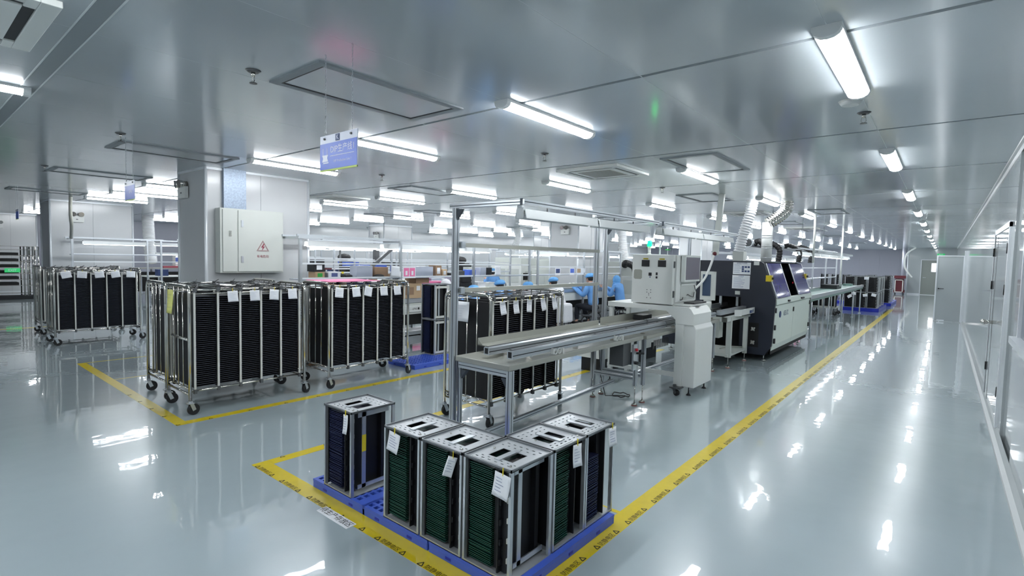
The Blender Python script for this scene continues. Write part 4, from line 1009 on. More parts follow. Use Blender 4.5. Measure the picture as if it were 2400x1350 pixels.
s1 = MB().box(-2.75, -2.47, DY0-.003, DY0, 1.41, 1.61).build('instruction_sheet', 'paper', dm, world=True); s2 = MB().box(-2.755, -2.475, DY0-.003, DY0, 1.17, 1.395).build('instruction_sheet', 'paper', dm, world=True)
m = MB()
for k in range(9): m.box(-2.735, -2.735+random.uniform(.08, .12), DY0-.0038, DY0-.003, 1.43+.018*k, 1.434+.018*k)
for k in range(10): m.box(-2.735, -2.735+random.uniform(.12, .24), DY0-.0038, DY0-.003, 1.19+.018*k, 1.194+.018*k)
m.build('sheet_lettering', 'inkb', dm, world=True, kind='stuff')
m = MB()
for (a, b) in ((0, 0), (1, 0), (2, 0), (0, 1), (1, 2), (0, 2), (2, 2)): m.box(-2.61+.045*a, -2.575+.045*a, DY0-.0038, DY0-.003, 1.45+.035*b, 1.478+.035*b)
m.build('sheet_pictures', 'navy', dm, world=True)
text('sheet_heading', '波峰焊作业指导', .024, 'navy', dm, face((.29, DY0-.005-10.6, 1.595), (0,-1,0))); text('sheet_heading', '注意事项', .022, 'inkb', dm, face((.285, DY0-.005-10.6, 1.378), (0,-1,0)))
MB().box(-2.70, -2.62, DY0-.003, DY0, 1.07, 1.13).build('rating_plate', 'cream', dm, world=True)
MB().box(-2.42, -2.34, DY0-.02, DY0, 1.57, 1.63).build('white_socket', 'white', dm, world=True)
for zz in (.30, .52):
    m = MB(); m.cyl((-2.38, DY0-.04, zz), (-2.38, DY0, zz), .028)
    for q in range(4): m.sph((-2.38+.028*math.cos(q*PI/2+.7), DY0-.035, zz+.03*math.sin(q*PI/2+.7)), .016, 8, 6)
    m.build('air_coupling', 'chrome', dm, world=True)
MB().box(-2.46, -2.30, DY0-.004, DY0, .22, .62).build('coupling_panel', 'hole', dm, world=True)
for (a, b) in ((9.22, .30), (9.22, .52), (9.22, .80), (11.95, .35), (11.95, .8), (10.5, .75)):
    split(MB().box(-2.10, -2.068, a, a+.05, b, b+.08), 'door_latch', 'black', dm, world=True)
for y in (9.95, 11.0, 11.12): split(MB().box(-2.06, -2.03, y, y+.09, .955, .985), 'ledge_handle', 'black', dm, world=True)
text('machine_lettering', 'SEL-32', .12, 'navy', dm, face((-2.074+2.9, 9.95-10.6, .76), (1,0,0)))
MB().cyl((-2.09, 9.55, .76), (-2.074, 9.55, .76), .055, 16).build('round_emblem', 'navy', dm, world=True)
m, p = MB(), MB()
for (x, y) in ((-2.22, 9.2), (-2.22, 11.8), (-3.8, 9.2), (-3.8, 11.8)): levelfoot(m, p, x, y, .12, .045)
split(m, 'levelling_foot', 'chrome', dm, world=True)
for x in (-3.0, -2.72):
    split(MB().box(x-.02, x+.02, 9.35, 9.39, .86, 1.03), 'guide_post', 'alu', dm, world=True)
# small dark monitor with grey frame between the machines
pm = thing('panel_monitor', 'upright grey framed panel between inspection machine and dark machine', 'panel', (-2.98, 8.6, .8))
MB().box(-3.10, -2.86, 8.62, 8.66, .98, 1.45).build('panel_frame', 'cream', pm, world=True); MB().box(-3.06, -2.93, 8.612, 8.62, 1.05, 1.40).build('panel_glass', 'glassb', pm, world=True)
MB().box(-3.04, -2.92, 8.63, 8.67, .84, .98).build('panel_stand', 'cream', pm, world=True)

# ------------------------------------------------------------------ ducts, pipes
def flex(label, pts, r, m_='ductw', pitch=.045, cat='duct', amp=.18, ribs=True):
    P = [Vector(p) for p in pts]; out = []
    for i in range(len(P)-1):
        p0 = P[max(i-1, 0)]; p1 = P[i]; p2 = P[i+1]; p3 = P[min(i+2, len(P)-1)]
        for k in range(24):
            t = k/24; out.append(.5*((2*p1)+(-p0+p2)*t+(2*p0-5*p1+4*p2-p3)*t*t+(-p0+3*p1-3*p2+p3)*t**3))
    out.append(P[-1]); L = [0]
    for i in range(1, len(out)): L.append(L[-1]+(out[i]-out[i-1]).length)
    n = max(4, int(L[-1]/pitch*4)); res = []; j = 0; rs = []
    for k in range(n+1):
        s_ = L[-1]*k/n
        while j < len(L)-2 and L[j+1] < s_: j += 1
        f_ = (s_-L[j])/max(L[j+1]-L[j], 1e-6); res.append(out[j].lerp(out[j+1], min(max(f_, 0), 1))); rs.append(r*(1+amp*(.5 if k % 4 in (1, 2) else -.5)) if ribs else r)
    return tag(MB().ring(res, rs, 14).build('flexible_duct' if ribs else 'hose', m_), label, cat)
flex('white ribbed spiral duct from the ceiling to the left of the dark machine', [(-2.64, 9.7, H), (-2.66, 9.65, 2.45), (-2.74, 9.6, 2.1), (-2.80, 9.6, 1.80)], .085)
tag(MB().box(-2.88, -2.70, 9.52, 9.70, 1.635, 1.80).build('duct_box', 'cream'), 'cream duct base box on the dark machine roof', 'duct box')
flex('shiny ribbed duct bending down to the tall white pipe', [(-2.20, 10.2, H), (-2.22, 10.15, 2.52), (-2.36, 10.0, 2.36), (-2.44, 9.95, 2.30)], .095, 'chrome')
wp = thing('exhaust_pipe', 'tall white exhaust pipe with bands standing on the dark machine', 'pipe', (-2.44, 9.95, 1.635))
MB().cyl((-2.44, 9.95, 1.635), (-2.44, 9.95, 2.32), .088, 20).build('pipe', 'white', wp, world=True)
m = MB()
for z in (1.70, 1.86, 1.90, 2.05, 2.09): m.cyl((-2.44, 9.95, z), (-2.44, 9.95, z+.008), .092, 20)
split(m, 'pipe_band', 'plate', wp, world=True)
ct = thing('drop_conduit', 'square grey cable conduit leaning down from the ceiling with a red valve', 'conduit', (-2.82, 8.64, H))
MB().bar((-2.82, 8.64, H), (-2.88, 8.62, 1.72), .085, .06).build('trunk', 'cream', ct, world=True); MB().sph((-2.88, 8.60, 1.74), .035).build('valve_wheel', 'maroon', ct, world=True, label='dark red valve wheel')
flex('white hose hanging from the cable trunk down to the loading conveyor', [(-2.88, 8.6, 1.76), (-2.93, 8.57, 1.55), (-3.0, 8.5, 1.32), (-3.12, 8.4, 1.15)], .018, 'white', cat='hose', ribs=False)
hp = thing('header_pipe', 'long horizontal grey header pipe above the dark machine', 'pipe', (-2.9, 12, 1.95))
MB().cyl((-2.85, 10.3, 1.98), (-2.85, 20.5, 1.98), .07, 14).build('pipe', 'plate', hp, world=True)
m = MB(); [m.cyl((-2.85, y, 1.98), (-2.85, y+.04, 1.98), .085, 14) for y in (10.3, 12, 14, 16, 18, 20)]; split(m, 'pipe_flange', 'alu', hp, world=True)
m = MB(); [m.cyl((-2.85, y, 2.04), (-2.85, y, H), .008, 6) for y in (12, 15, 18)]; split(m, 'pipe_hanger', 'alu', hp, world=True)
for k, (y, x) in enumerate(((10.5, -2.62), (11.1, -2.5), (12.9, -2.5), (14.2, -2.5))):
    flex('black bent hose from the header pipe, %s from the white exhaust pipe' % ('first', 'second', 'third', 'fourth')[k], [(-2.80, y, 1.95), (-2.72, y, 2.02), (x, y, 1.9), (x, y, 1.64)], .05, 'rubber', .05, 'hose', .12)
for k, (x, y) in enumerate(((-2.25, 13.1), (-2.25, 17.16))):
    tag(MB().cyl((x, y, 1.0 if k else 1.64), (x, y, H), .022, 10).build('drop_pipe', 'white'), ('slim white drop pipe behind the dark machine windows', 'slim white drop pipe beyond the long green belt')[k], 'pipe')
tag(MB().cyl((-1.95, 39.5, 0), (-1.95, 39.5, H), .09, 12).build('drop_pipe', 'wallg'), 'thick grey pipe in the far recess beside the red carts', 'pipe')
flex('white curved hose in the far recess above the red carts', [(-1.35, 37.6, H), (-1.75, 37.6, 2.3), (-1.8, 37.7, 1.6), (-1.45, 37.8, 1.0)], .05, 'white', ribs=False, cat='hose')

# ------------------------------------------------------------------ outlet belt and frames beyond the machine
ob = thing('belt_conveyor', 'long green belt conveyor leaving the dark machine towards the far racks', 'conveyor', (-2.5, 16, 0))
MB().box(-2.75, -2.12, 12.1, 21.3, .82, .93).build('belt_body', 'belt', ob, world=True, bevel=.01)
split(MB().box(-2.14, -2.10, 12.1, 21.3, .88, .96).box(-2.77, -2.73, 12.1, 21.3, .88, .96), 'side_rail', 'plate', ob, world=True)
m = MB()
for y in (12.6, 14.8, 17.0, 19.2, 21.0):
    for x in (-2.15, -2.72): m.cyl((x, y, 0), (x, y, .82), .018, 8); m.cyl((x, y, 0), (x, y, .015), .04, 10)
split(m, 'leg', 'alu', ob, world=True)
def bench(label, x0, x1, y0, y1, z=.78, lower=True, topm='white'):
    t = thing('workbench', label, 'workbench', ((x0+x1)/2, (y0+y1)/2, 0))
    MB().box(x0, x1, y0, y1, z-.03, z).build('bench_top', topm, t, world=True)
    m = MB()
    n_ = max(2, int((y1-y0)/1.2)+1)
    for k in range(n_):
        y = y0+.03+(y1-y0-.06)*k/(n_-1)
        for x in (x0+.025, x1-.025): m.box(x-.02, x+.02, y-.02, y+.02, 0, z-.03)
    split(m, 'leg', 'alu', t, world=True)
    if lower: split(MB().box(x0+.02, x1-.02, y0+.02, y1-.02, .22, .24), 'lower_shelf', 'plate', t, world=True)
    return t
def gantry(label, xp, y0, y1, z=1.8, side=1, shelves=(1.33, 1.51), lit=True, step=2.1, lampz=None, ft=.03):
    """aluminium rack over a work line: posts, top bars, shelf rails, lamp troughs (things of their own)"""
    t = thing('light_rack', label, 'light rack', (xp, y0, 0))
    n_ = max(2, int(round((y1-y0)/step))+1); m = MB()
    for k in range(n_):
        y = y0+(y1-y0)*k/(n_-1); m.box(xp-.02, xp+.02, y-.02, y+.02, 0, z)
    split(m, 'post', 'alu', t, world=True)
    m = MB()
    for k in range(n_):
        y = y0+(y1-y0)*k/(n_-1); m.box(min(xp, xp+side*.45), max(xp, xp+side*.45), y-.018, y+.018, z, z+ft)
    split(m, 'arm', 'alu', t, world=True)
    split(MB().box(xp+side*.42-.018, xp+side*.42+.018, y0-.05, y1+.05, z+ft, z+ft*2).box(xp-.018, xp+.018, y0-.05, y1+.05, z+ft, z+ft*2), 'top_bar', 'alu', t, world=True)
    if shelves:
        m = MB()
        for s_ in shelves: m.box(xp-.02, xp+.005, y0, y1, s_, s_+.022)
        split(m, 'shelf_rail', 'trim', t, world=True)
        MB().box(xp-.30, xp+.0, y0, y1, shelves[0]-.012, shelves[0]).build('shelf_board', 'film', t, world=True)
    L = 1.25; y = y0+.25; k = 0; zl = lampz or z-.02
    while y+L < y1+.1:
        xl = xp+side*.30
        lf = thing('hanging_lamp', ORD[min(k, 7)] + ' lamp from the left under the ' + label, 'lamp', (xl, y+L/2, zl), 0, 'lamps of the ' + label)
        MB().prism([(xl-.07, zl-.08), (xl-.05, zl), (xl+.05, zl), (xl+.07, zl-.08), (xl+.06, zl-.08), (xl+.045, zl-.01), (xl-.045, zl-.01), (xl-.06, zl-.08)], 'y', y, y+L).build('reflector', 'lampw', lf, world=True)
        MB().cyl((xl, y+.02, zl-.075), (xl, y+L-.02, zl-.075), .017, 8).build('tube', 'tube' if lit else 'paper', lf, world=True)
        y += L+.08; k += 1
    return t
gantry('far light rack over the green belt', -2.82, 12.4, 20.5, 1.9, 1, (1.2, 1.5), True, 2.0)
gantry('far light rack behind the green belt', -4.2, 12.4, 21.5, 1.8, 1, (1.2,), True, 2.7)
bench('white workbench behind the green belt', -4.17, -3.45, 12.4, 21, .8)
# equipment on the far bench
def bx(name, label, cat, x0, x1, y0, y1, z0, z1, m_, group=None, bevel=0):
    return tag(MB().box(x0, x1, y0, y1, z0, z1).build(name, m_, bevel=bevel), label, cat, group)
def crt(name, label, x, y, z, s=.4, m_='white'):
    t = thing(name, label, 'machine', (x, y, z))
    MB().box(-s/2, s/2, -s*.6, s*.6, 0, s).build('housing', m_, t, bevel=.01)
    MB().box(s/2, s/2+.01, -s*.45, s*.45, s*.2, s*.85).build('screen', 'hole', t)
    MB().box(-s*.5, s*.5, -s*.6-.008, -s*.6, s*.15, s*.55).build('side_grille', 'dgrey', t)
    return t
crt('test_instrument', 'white instrument with dark screen on the far bench, beyond the second window', -3.85, 14.0, .8, .38)
crt('test_instrument', 'white instrument farther along the far bench', -3.85, 16.4, .8, .34)
bx('pink_crate', 'pink crate on the far bench behind the green belt', 'crate', -4.0, -3.6, 18.6, 19.6, .801, 1.02, 'pink'); bx('dark_crate', 'dark crate in front of the pink crate', 'crate', -2.7, -2.3, 17.0, 17.8, .931, 1.04, 'black')
bx('blue_basin', 'small blue basin at the end of the green belt', 'basin', -2.6, -2.35, 20.4, 20.7, .931, .99, 'belt')

# far racks on deep blue pallets
rfar = thing('board_rack', 'x', 'board rack'); rack_frame(rfar, True)
m = MB()
for k in range(24): m.box(-RW/2+.026, .060, -.145, .14, .02+k*.021, .032+k*.021)
m.build('circuit_boards', 'board_k', rfar, kind='stuff')
plf = pallet('blued', 1.06, 3.0, .12)
plf.location = (-2.22, 23.45, 0); plf['label'] = 'deep blue pallet under the nearest block of far racks'
dup(plf, (-2.12, 27.2, 0), 0, 'deep blue pallet farther back, partly hidden by the first'); dup(plf, (-3.6, 27.0, 0), 0, 'deep blue pallet of the rear left block of racks')
k = 0
for (x, y, zz) in [(a, b, c) for b in (22.2, 22.65, 23.4, 24.3) for a in (-2.58, -2.24, -1.90) for c in (0, 1)] + [(a, b, c) for b in (26.0, 27.2) for a in (-2.4, -1.8) for c in (0, 1)] + [(a, 26.2, c) for a in (-4.0, -3.6, -3.2) for c in (0, 1)]:
    o = rfar if k == 0 else dup(rfar, (x, y, .12+zz*.552), 0)
    o.location = (x, y, .12+zz*.552); o['label'] = '%s rack of the far %s block, stack %s' % (('lower', 'upper')[zz], 'first' if k < 24 else ('second' if k < 32 else 'rear left'), 'left middle right'.split()[(k//2) % 3]+' in row '+('one two three four'.split()[k//6] if k < 24 else 'one')+(' back' if k < 24 else (' back' if k < 28 or k > 31 else ' behind'))); o['group'] = 'far stacked racks'; k += 1
for q, (x, y, z, tl_) in enumerate([(-2.60, 22.0, .55, .6), (-2.45, 22.0, .66, 0), (-2.12, 22.0, .62, .2), (-1.85, 22.0, .64, -.2), (-2.1, 22.0, 1.22, 0)]):
    papertag('white tag on the far stacked racks, %s' % ('tilted at the lower left', 'at the lower left corner', 'in the lower middle', 'at the lower right', 'high in the middle')[q], (x, y, z), 0, .14, .10, tl_)
# cart of racks left of the pallet
fc = thing('rack_cart', 'low cart with two dark framed racks under the green belt', 'cart', (-2.95, 19.6, 0))
MB().box(-3.3, -2.6, 19.2, 20.0, .22, .26).build('cart_deck', 'cream', fc, world=True)
for x in (-3.12, -2.78): MB().box(x-.15, x+.15, 19.25, 19.6, .26, .72).build('cart_box', 'hole', fc, world=True); MB().holes(-.16, .16, -.24, .24, 0, .01, [(-.13, .13, -.2, .2)]).build('box_frame', 'strip', fc).matrix_local = Matrix.Translation((x+2.95, -.37, .49)) @ Matrix.Rotation(PI/2, 4, 'X')
for x in (-3.25, -2.65):
    for y in (19.25, 19.95):
        m, p = MB(), MB(); caster(m, p, x, y, .22, .5, .06); m.build('caster_fork', 'dgrey', fc, world=True); p.build('caster_wheel', 'rubber', fc, world=True)
rcart = thing('red_cart', 'dark red cart with a white front frame in the far recess', 'cart', (-1.98, 37.5, 0))
MB().box(-2.25, -1.75, 37.4, 38.1, .10, .25).box(-2.2, -1.8, 37.5, 38.1, .25, .9).box(-2.25, -1.72, 37.4, 38.1, .92, 1.08).build('cart_body', 'maroon', rcart, world=True)
MB().box(-2.2, -2.16, 37.36, 37.4, .12, .85).box(-1.85, -1.81, 37.36, 37.4, .12, .85).box(-2.2, -1.81, 37.36, 37.4, .81, .85).box(-2.2, -1.81, 37.36, 37.4, .12, .16).build('front_frame', 'strip', rcart, world=True)
m, p = MB(), MB(); [caster(m, p, x, 37.5, .12, 0, .04) for x in (-2.2, -1.82)]; p.build('caster_wheel', 'rubber', rcart, world=True)

# ------------------------------------------------------------------ assembly row with seated workers
XB = -6.9
def linebench(label, y0, y1, x0=-7.75, x1=-6.95):
    t = bench(label, x0, x1, y0, y1, .78, True, 'cream')
    MB().box(x1-.02, x1, y0, y1, .60, .75).build('fascia', 'white', t, world=True)
    MB().box(x1-.05, x1-.02, y0+.02, y1-.02, .42, .60).build('dark_slot', 'hole', t, world=True)
    m = MB()
    for x in (x1-.06, x1-.40): m.box(x-.02, x+.02, y0, y1, .79, .86)
    split(m, 'conveyor_rail', 'alu', t, world=True)
    MB().box(x1-.38, x1-.08, y0+.05, y1-.05, .78, .80).build('belt', 'belt', t, world=True)
    MB().box(x1-.15, x1-.02, y0, y1, .08, .30).build('kick_panel', 'plate', t, world=True)
    return t
linebench('grey assembly bench behind the tray trolleys', 3.8, 8.9)
linebench('assembly bench in front of the seated man and woman', 9.1, 13.0)
gantry('light rack over the bench behind the trolleys', XB, 3.7, 8.9, 1.80, -1, (1.23, 1.44), True, 1.72)
gantry('light rack over the bench of the seated man', XB, 9.2, 13.0, 1.78, -1, (1.23, 1.40), True, 1.9)
tag(MB().box(-6.93, -6.87, 3.66, 4.02, 1.80, 1.84).box(-6.93, -6.87, 4.02, 4.05, 1.795, 1.845).build('end_rail', 'alu'), 'short aluminium rail end in front of the near pillar', 'rail')
def sbox(name, label, cat, y0, y1, z0, z1, m_, x0=-7.17, x1=-6.98, lab=None):
    t = thing(name, label, cat, ((x0+x1)/2, (y0+y1)/2, z0))
    MB().box(x0, x1, y0, y1, z0, z1).build('body', m_, t, world=True, bevel=.003)
    if lab: MB().box(x1, x1+.002, y0+(y1-y0)*.25, y1-(y1-y0)*.25, z0+(z1-z0)*.25, z1-(z1-z0)*.2).build('label_patch', lab, t, world=True)
    return t
ZS = 1.232
sbox('cardboard_box', 'tan cardboard box with a green mark on the shelf next to the pillar', 'box', 3.97, 4.12, ZS, 1.33, 'card2', lab='green')
sbox('black_box', 'black box with a white label on top of the tan cardboard box', 'box', 3.95, 4.12, 1.333, 1.45, 'black', lab='paper')
sbox('component_tray', 'small dark tray beside the tan cardboard box', 'tray', 4.125, 4.17, ZS, 1.31, 'dgrey')
sbox('parts_box', 'white box with black print on the shelf of the assembly bench', 'box', 4.18, 4.38, ZS, 1.33, 'paper', lab='inkb')
sbox('maroon_case', 'flat dark red case on the back of the shelf', 'case', 4.14, 4.28, 1.36, 1.385, 'maroon', -7.19, -7.05)
t = thing('black_bag', 'rumpled black bag with a yellow tag on the shelf', 'bag', (-7.08, 4.5, ZS))
MB().sph((-7.08, 4.46, 1.27), .06, 12, 8, (1, 1.1, .65), -.6).sph((-7.06, 4.56, 1.26), .05, 12, 8, (1, 1.5, .6), -.6).build('bag_body', 'black', t, world=True); MB().box(-7.02, -7.018, 4.42, 4.46, 1.30, 1.33).build('yellow_tag', 'yellow2', t, world=True)
sbox('film_roll', 'cloudy plastic wrapped parcel on the shelf', 'parcel', 4.66, 4.95, ZS, 1.42, 'film')
sbox('cardboard_box', 'brown cardboard box on the shelf behind the black bag', 'box', 5.0, 5.25, ZS, 1.40, 'card')
t = thing('black_bag', 'black rumpled bag in front of the brown cardboard box', 'bag', (-6.95, 5.05, ZS)); MB().sph((-6.955, 5.05, 1.25), .05, 12, 8, (.5, 2.2, .8), -.4).build('bag_body', 'black', t, world=True)
papertag('white handwritten sheet hanging under the shelf rail, left of the pink pictures', (-6.885, 5.34, 1.42), PI/2, .20, .18, -.08, string=False)
ps = thing('picture_poster', 'white poster with two pink pictures on the shelf rail', 'poster', (-6.88, 5.61, 1.24))
MB().box(-6.885, -6.88, 5.47, 5.74, 1.22, 1.42).build('poster_sheet', 'paper', ps, world=True)
for a in (5.49, 5.615): MB().box(-6.88, -6.8785, a, a+.11, 1.25, 1.39).build('pink_picture', 'pink', ps, world=True); MB().box(-6.8785, -6.8775, a+.035, a+.075, 1.27, 1.34).build('picture_object', 'paper', ps, world=True)
sbox('film_roll', 'second cloudy plastic parcel on the shelf, right of the pink pictures', 'parcel', 5.76, 6.22, ZS, 1.41, 'film')
sbox('cardboard_box', 'brown box with two white labels near the first tall post', 'box', 6.28, 6.42, ZS, 1.43, 'card', lab='paper')
sbox('cardboard_box', 'small tan box with white label near the first tall post', 'box', 6.44, 6.56, ZS, 1.36, 'card2', lab='paper')
for k, (y, z, m_) in enumerate(((6.62, .06, 'black'), (6.85, .10, 'dgrey'), (7.15, .12, 'signb'), (7.45, .16, 'film'), (7.62, .16, 'black'))):
    sbox('parts_box', ('small black box with paper by the first post', 'grey parts box right of the first post', 'blue folder box on the shelf behind the first post', 'pale film box on the shelf left of the small document', 'dark box on the shelf left of the small document')[k], 'box', y, y+.16, ZS, ZS+z, m_)
papertag('white document with blue print on the shelf rail behind the light frame', (-6.885, 7.85, 1.43), PI/2, .17, .19, -.05, string=False)
for k, (y, m_, l) in enumerate(((9.95, 'navy', 'blue and red notice on the shelf rail above the white smocked worker'), (10.55, 'signb', 'blue printed notice left of the seated man'), (10.85, 'card2', 'orange toned notice left of the seated man'), (11.05, 'paper', 'white notice above the seated man'))):
    t = thing('notice', l, 'notice', (-6.88, y, 1.3)); MB().box(-6.885, -6.88, y-.10, y+.10, 1.22, 1.39).build('notice_sheet', 'paper', t, world=True); MB().box(-6.88, -6.8785, y-.08, y+.08, 1.27, 1.37).build('notice_print', m_, t, world=True)
ob1 = thing('cardboard_box', 'big tan cardboard box on the bench right of the trolley with the pink board', 'box', (-7.15, 5.8, .87))
MB().box(-7.3, -6.97, 5.50, 5.98, .87, 1.12).build('body', 'card2', ob1, world=True); MB().box(-6.97, -6.968, 5.58, 5.78, .93, 1.06).build('print_patch', 'card', ob1, world=True); MB().box(-6.97, -6.967, 5.84, 5.92, 1.0, 1.08).build('label_patch', 'paper', ob1, world=True)
sbox('cardboard_box', 'dark brown open box stacked behind the big tan box', 'box', 5.85, 6.15, 1.122, 1.21, 'card', -7.3, -7.0)
t = thing('blue_cloth', 'small blue cloth lying on the big tan cardboard box', 'cloth', (-7.05, 5.6, 1.12)); MB().sph((-7.05, 5.6, 1.125), .07, 12, 7, (.8, 1.3, .35), -.2).build('cloth', 'cap', t, world=True)
lc = thing('labelled_case', 'white case with black lettering under the tan cardboard box', 'case', (-6.9, 5.85, .63)); MB().box(-6.945, -6.93, 5.5, 6.3, .64, .74).build('panel', 'white', lc, world=True); text('case_lettering', 'LPXI ■', .05, 'ink', lc, face((-.028, -.05, .06), (1,0,0)))
t = thing('wire_rack_small', 'small white slotted rack between the two left trolleys', 'rack', (-6.7, 3.6, .78)); m = MB(); [m.box(-6.8, -6.62, 3.62, 3.92, .62+.035*k, .63+.035*k) for k in range(14)]; m.box(-6.8, -6.78, 3.62, 3.64, 0, 1.1).box(-6.8, -6.78, 3.9, 3.92, 0, 1.1).box(-6.64, -6.62, 3.9, 3.92, 0, 1.1).box(-6.64, -6.62, 3.62, 3.64, 0, 1.1).build('slots', 'trim', t, world=True)
sbox('cardboard_box', 'cardboard box on the floor between the two left trolleys', 'box', 3.62, 3.95, 0, .40, 'card', -7.2, -6.85)

def skin(name, V, Ed, Rr, m_, parent, sub=2):
    me = bpy.data.meshes.new(name); me.from_pydata(V, Ed, []); me.update()
    o = bpy.data.objects.new(name, me); COL.objects.link(o)
    sk = o.modifiers.new('skin', 'SKIN'); sk.use_smooth_shade = True
    sv = me.skin_vertices[0].data if me.skin_vertices else None
    if sv is None:
        import bmesh
        bm = bmesh.new(); bm.from_mesh(me); bm.verts.layers.skin.verify(); bm.to_mesh(me); bm.free(); sv = me.skin_vertices[0].data
    for i, r in enumerate(Rr):
        sv[i].radius = r if isinstance(r, tuple) else (r, r); sv[i].use_root = (i == 0)
    ss = o.modifiers.new('sub', 'SUBSURF'); ss.levels = sub; ss.render_levels = sub
    dg = bpy.context.evaluated_depsgraph_get(); m2 = bpy.data.meshes.new_from_object(o.evaluated_get(dg))
    bpy.data.objects.remove(o)
    m2.materials.clear(); m2.materials.append(K[m_]); m2.polygons.foreach_set('use_smooth', [True]*len(m2.polygons))
    o = bpy.data.objects.new(name, m2); COL.objects.link(o); o.parent = parent
    return o
def worker(label, x, y, rz, smock='coat', cap='cap', lean=.12, head=1.18, reach=.36, hand_z=.86, gloves=False, hood=False, long=False, look=.25):
    t = thing('person', label, 'person', (x, y, 0), rz)
    # forward is local -x
    sc = (head-.44)/.78      # torso scale
    hp = Vector((0, 0, .45)); ch = Vector((-lean*.8, 0, .45+.33*sc)); sh = Vector((-lean*1.2, 0, .45+.49*sc)); nk = Vector((-lean*1.35-.01, 0, .45+.56*sc))
    hc = Vector((nk.x-.03-look*.12, 0, head-.115)); top = hc+Vector((.01, 0, .08))
    V = [tuple(hp), tuple(hp.lerp(ch, .5)), tuple(ch), tuple(sh), tuple(nk), tuple(hc+Vector((0.005, 0, -.07))), tuple(hc), tuple(top)]
    Ed = [(i, i+1) for i in range(7)]
    Rr = [(.10, .08), (.09, .075), (.10, .075), (.07, .055), (.045, .045), (.06, .055), (.082, .072), (.062, .055)]
    jV = V[:5]; jE = [(i, i+1) for i in range(4)]; jR = [(.175, .14), (.15, .125), (.165, .135), (.125, .10), (.065, .06)]
    hands = []
    for s in (-1, 1):
        s0 = sh+Vector((0, s*.165, -.01)); el = s0+Vector((-.10, s*.05, -.24)); wr = Vector((sh.x-reach, s*.10, hand_z)); b = len(V)
        V += [tuple(s0), tuple(el), tuple(wr)]; Ed += [(3, b), (b, b+1), (b+1, b+2)]; Rr += [.04, .034, .024]
        d = (wr-el).normalized(); pal = wr+d*.05; V.append(tuple(pal)); Ed.append((b+2, b+3)); Rr.append((.034, .018)); hv = [tuple(wr-d*.02), tuple(wr), tuple(pal)]; hE = [(0, 1), (1, 2)]; hR = [.03, .031, (.038, .022)]
        for q in range(4):
            o_ = Vector((0, (q-1.5)*.018, 0)); l_ = (.034, .042, .038, .030)[q]
            a = pal+o_+d*.02; k1 = a+d*l_; k2 = k1+d*l_*.6+Vector((0, 0, -.018))
            n0 = len(V); V += [tuple(a), tuple(k1), tuple(k2)]; Ed += [(b+3, n0), (n0, n0+1), (n0+1, n0+2)]; Rr += [.009, .0085, .007]
            m0 = len(hv); hv += [tuple(a), tuple(k1), tuple(k2)]; hE += [(2, m0), (m0, m0+1), (m0+1, m0+2)]; hR += [.0115, .011, .0095]
        a = pal+Vector((0, -s*.03, 0))-d*.02; k1 = a+d*.03+Vector((0, -s*.012, 0)); n0 = len(V); V += [tuple(a), tuple(k1), tuple(k1+d*.022)]; Ed += [(b+3, n0), (n0, n0+1), (n0+1, n0+2)]; Rr += [.011, .010, .008]
        m0 = len(hv); hv += [tuple(a), tuple(k1), tuple(k1+d*.022)]; hE += [(2, m0), (m0, m0+1), (m0+1, m0+2)]; hR += [.013, .012, .010]
        hands.append((hv, hE, hR))
        c = len(jV); jV += [tuple(s0), tuple(el), tuple(el.lerp(wr, .5)), tuple(wr-d*.01)]; jE += [(3, c), (c, c+1), (c+1, c+2), (c+2, c+3)]; jR += [.082, .068, .060, .050]
    pV = [tuple(hp), tuple(hp+Vector((0, 0, -.03)))]; pE = [(0, 1)]; pR = [(.16, .13), (.14, .12)]; sV = []
    for s in (-1, 1):
        b = len(V); c = len(pV); hipj = Vector((-.03, s*.09, .42)); kn = Vector((-.40, s*.13, .47)); an = Vector((-.30+.08*s, s*.14, .09))
        V += [tuple(hipj), tuple(kn), tuple(an), tuple(an+Vector((-.10, 0, -.05)))]; Ed += [(0, b), (b, b+1), (b+1, b+2), (b+2, b+3)]; Rr += [.06, .042, .03, .028]
        pV += [tuple(hipj), tuple(kn), tuple(kn.lerp(an, .45)), tuple(an+Vector((0, 0, .02)))]; pE += [(1, c), (c, c+1), (c+1, c+2), (c+2, c+3)]; pR += [.095, .072, .064, .052]
        sV.append(an)
    body = skin('body', V, Ed, Rr, 'skin', t)
    skin('smock', jV, jE, jR, smock, t); skin('trousers', pV, pE, pR, 'pants', t)
    for a in sV: MB().sph((a.x-.07, a.y, .045), .05, 12, 8, (2.4, .85, .9), -.8).build('shoe', 'rubber', t)
    if gloves:
        for h_ in hands: skin('glove', *h_, 'glove', t, 2)
    if long:
        MB().prism([(-.16, .62), (.16, .62), (.19, .20), (-.10, .18)], 'y', -.18, .18).build('smock_skirt', smock, t, bevel=.05)
    # face
    MB().sph((hc.x-.078, 0, hc.z-.02), .014, 8, 6, (1, .8, 1.6)).sph((hc.x-.0, -.073, hc.z-.02), .018, 8, 6, (.8, .4, 1.3)).sph((hc.x, .073, hc.z-.02), .018, 8, 6, (.8, .4, 1.3)).sph((hc.x-.05, 0, hc.z-.085), .028, 8, 6, (1, 1.2, .8)).build('face_relief', 'skin', t)
    m = MB()
    for s in (-1, 1): m.sph((hc.x-.068, s*.03, hc.z+.008), .0075, 8, 6, (.6, 1.2, 1)).box(hc.x-.078, hc.x-.066, s*.03-.014, s*.03+.014, hc.z+.022, hc.z+.027)
    m.build('eyes', 'hair', t); MB().box(hc.x-.082, hc.x-.07, -.018, .018, hc.z-.060, hc.z-.054).build('mouth', 'maroon', t)
    MB().sph((hc.x+.025, 0, hc.z+.005), .088, 14, 10, (.95, .93, 1), -.75).build('hair', 'hair', t)
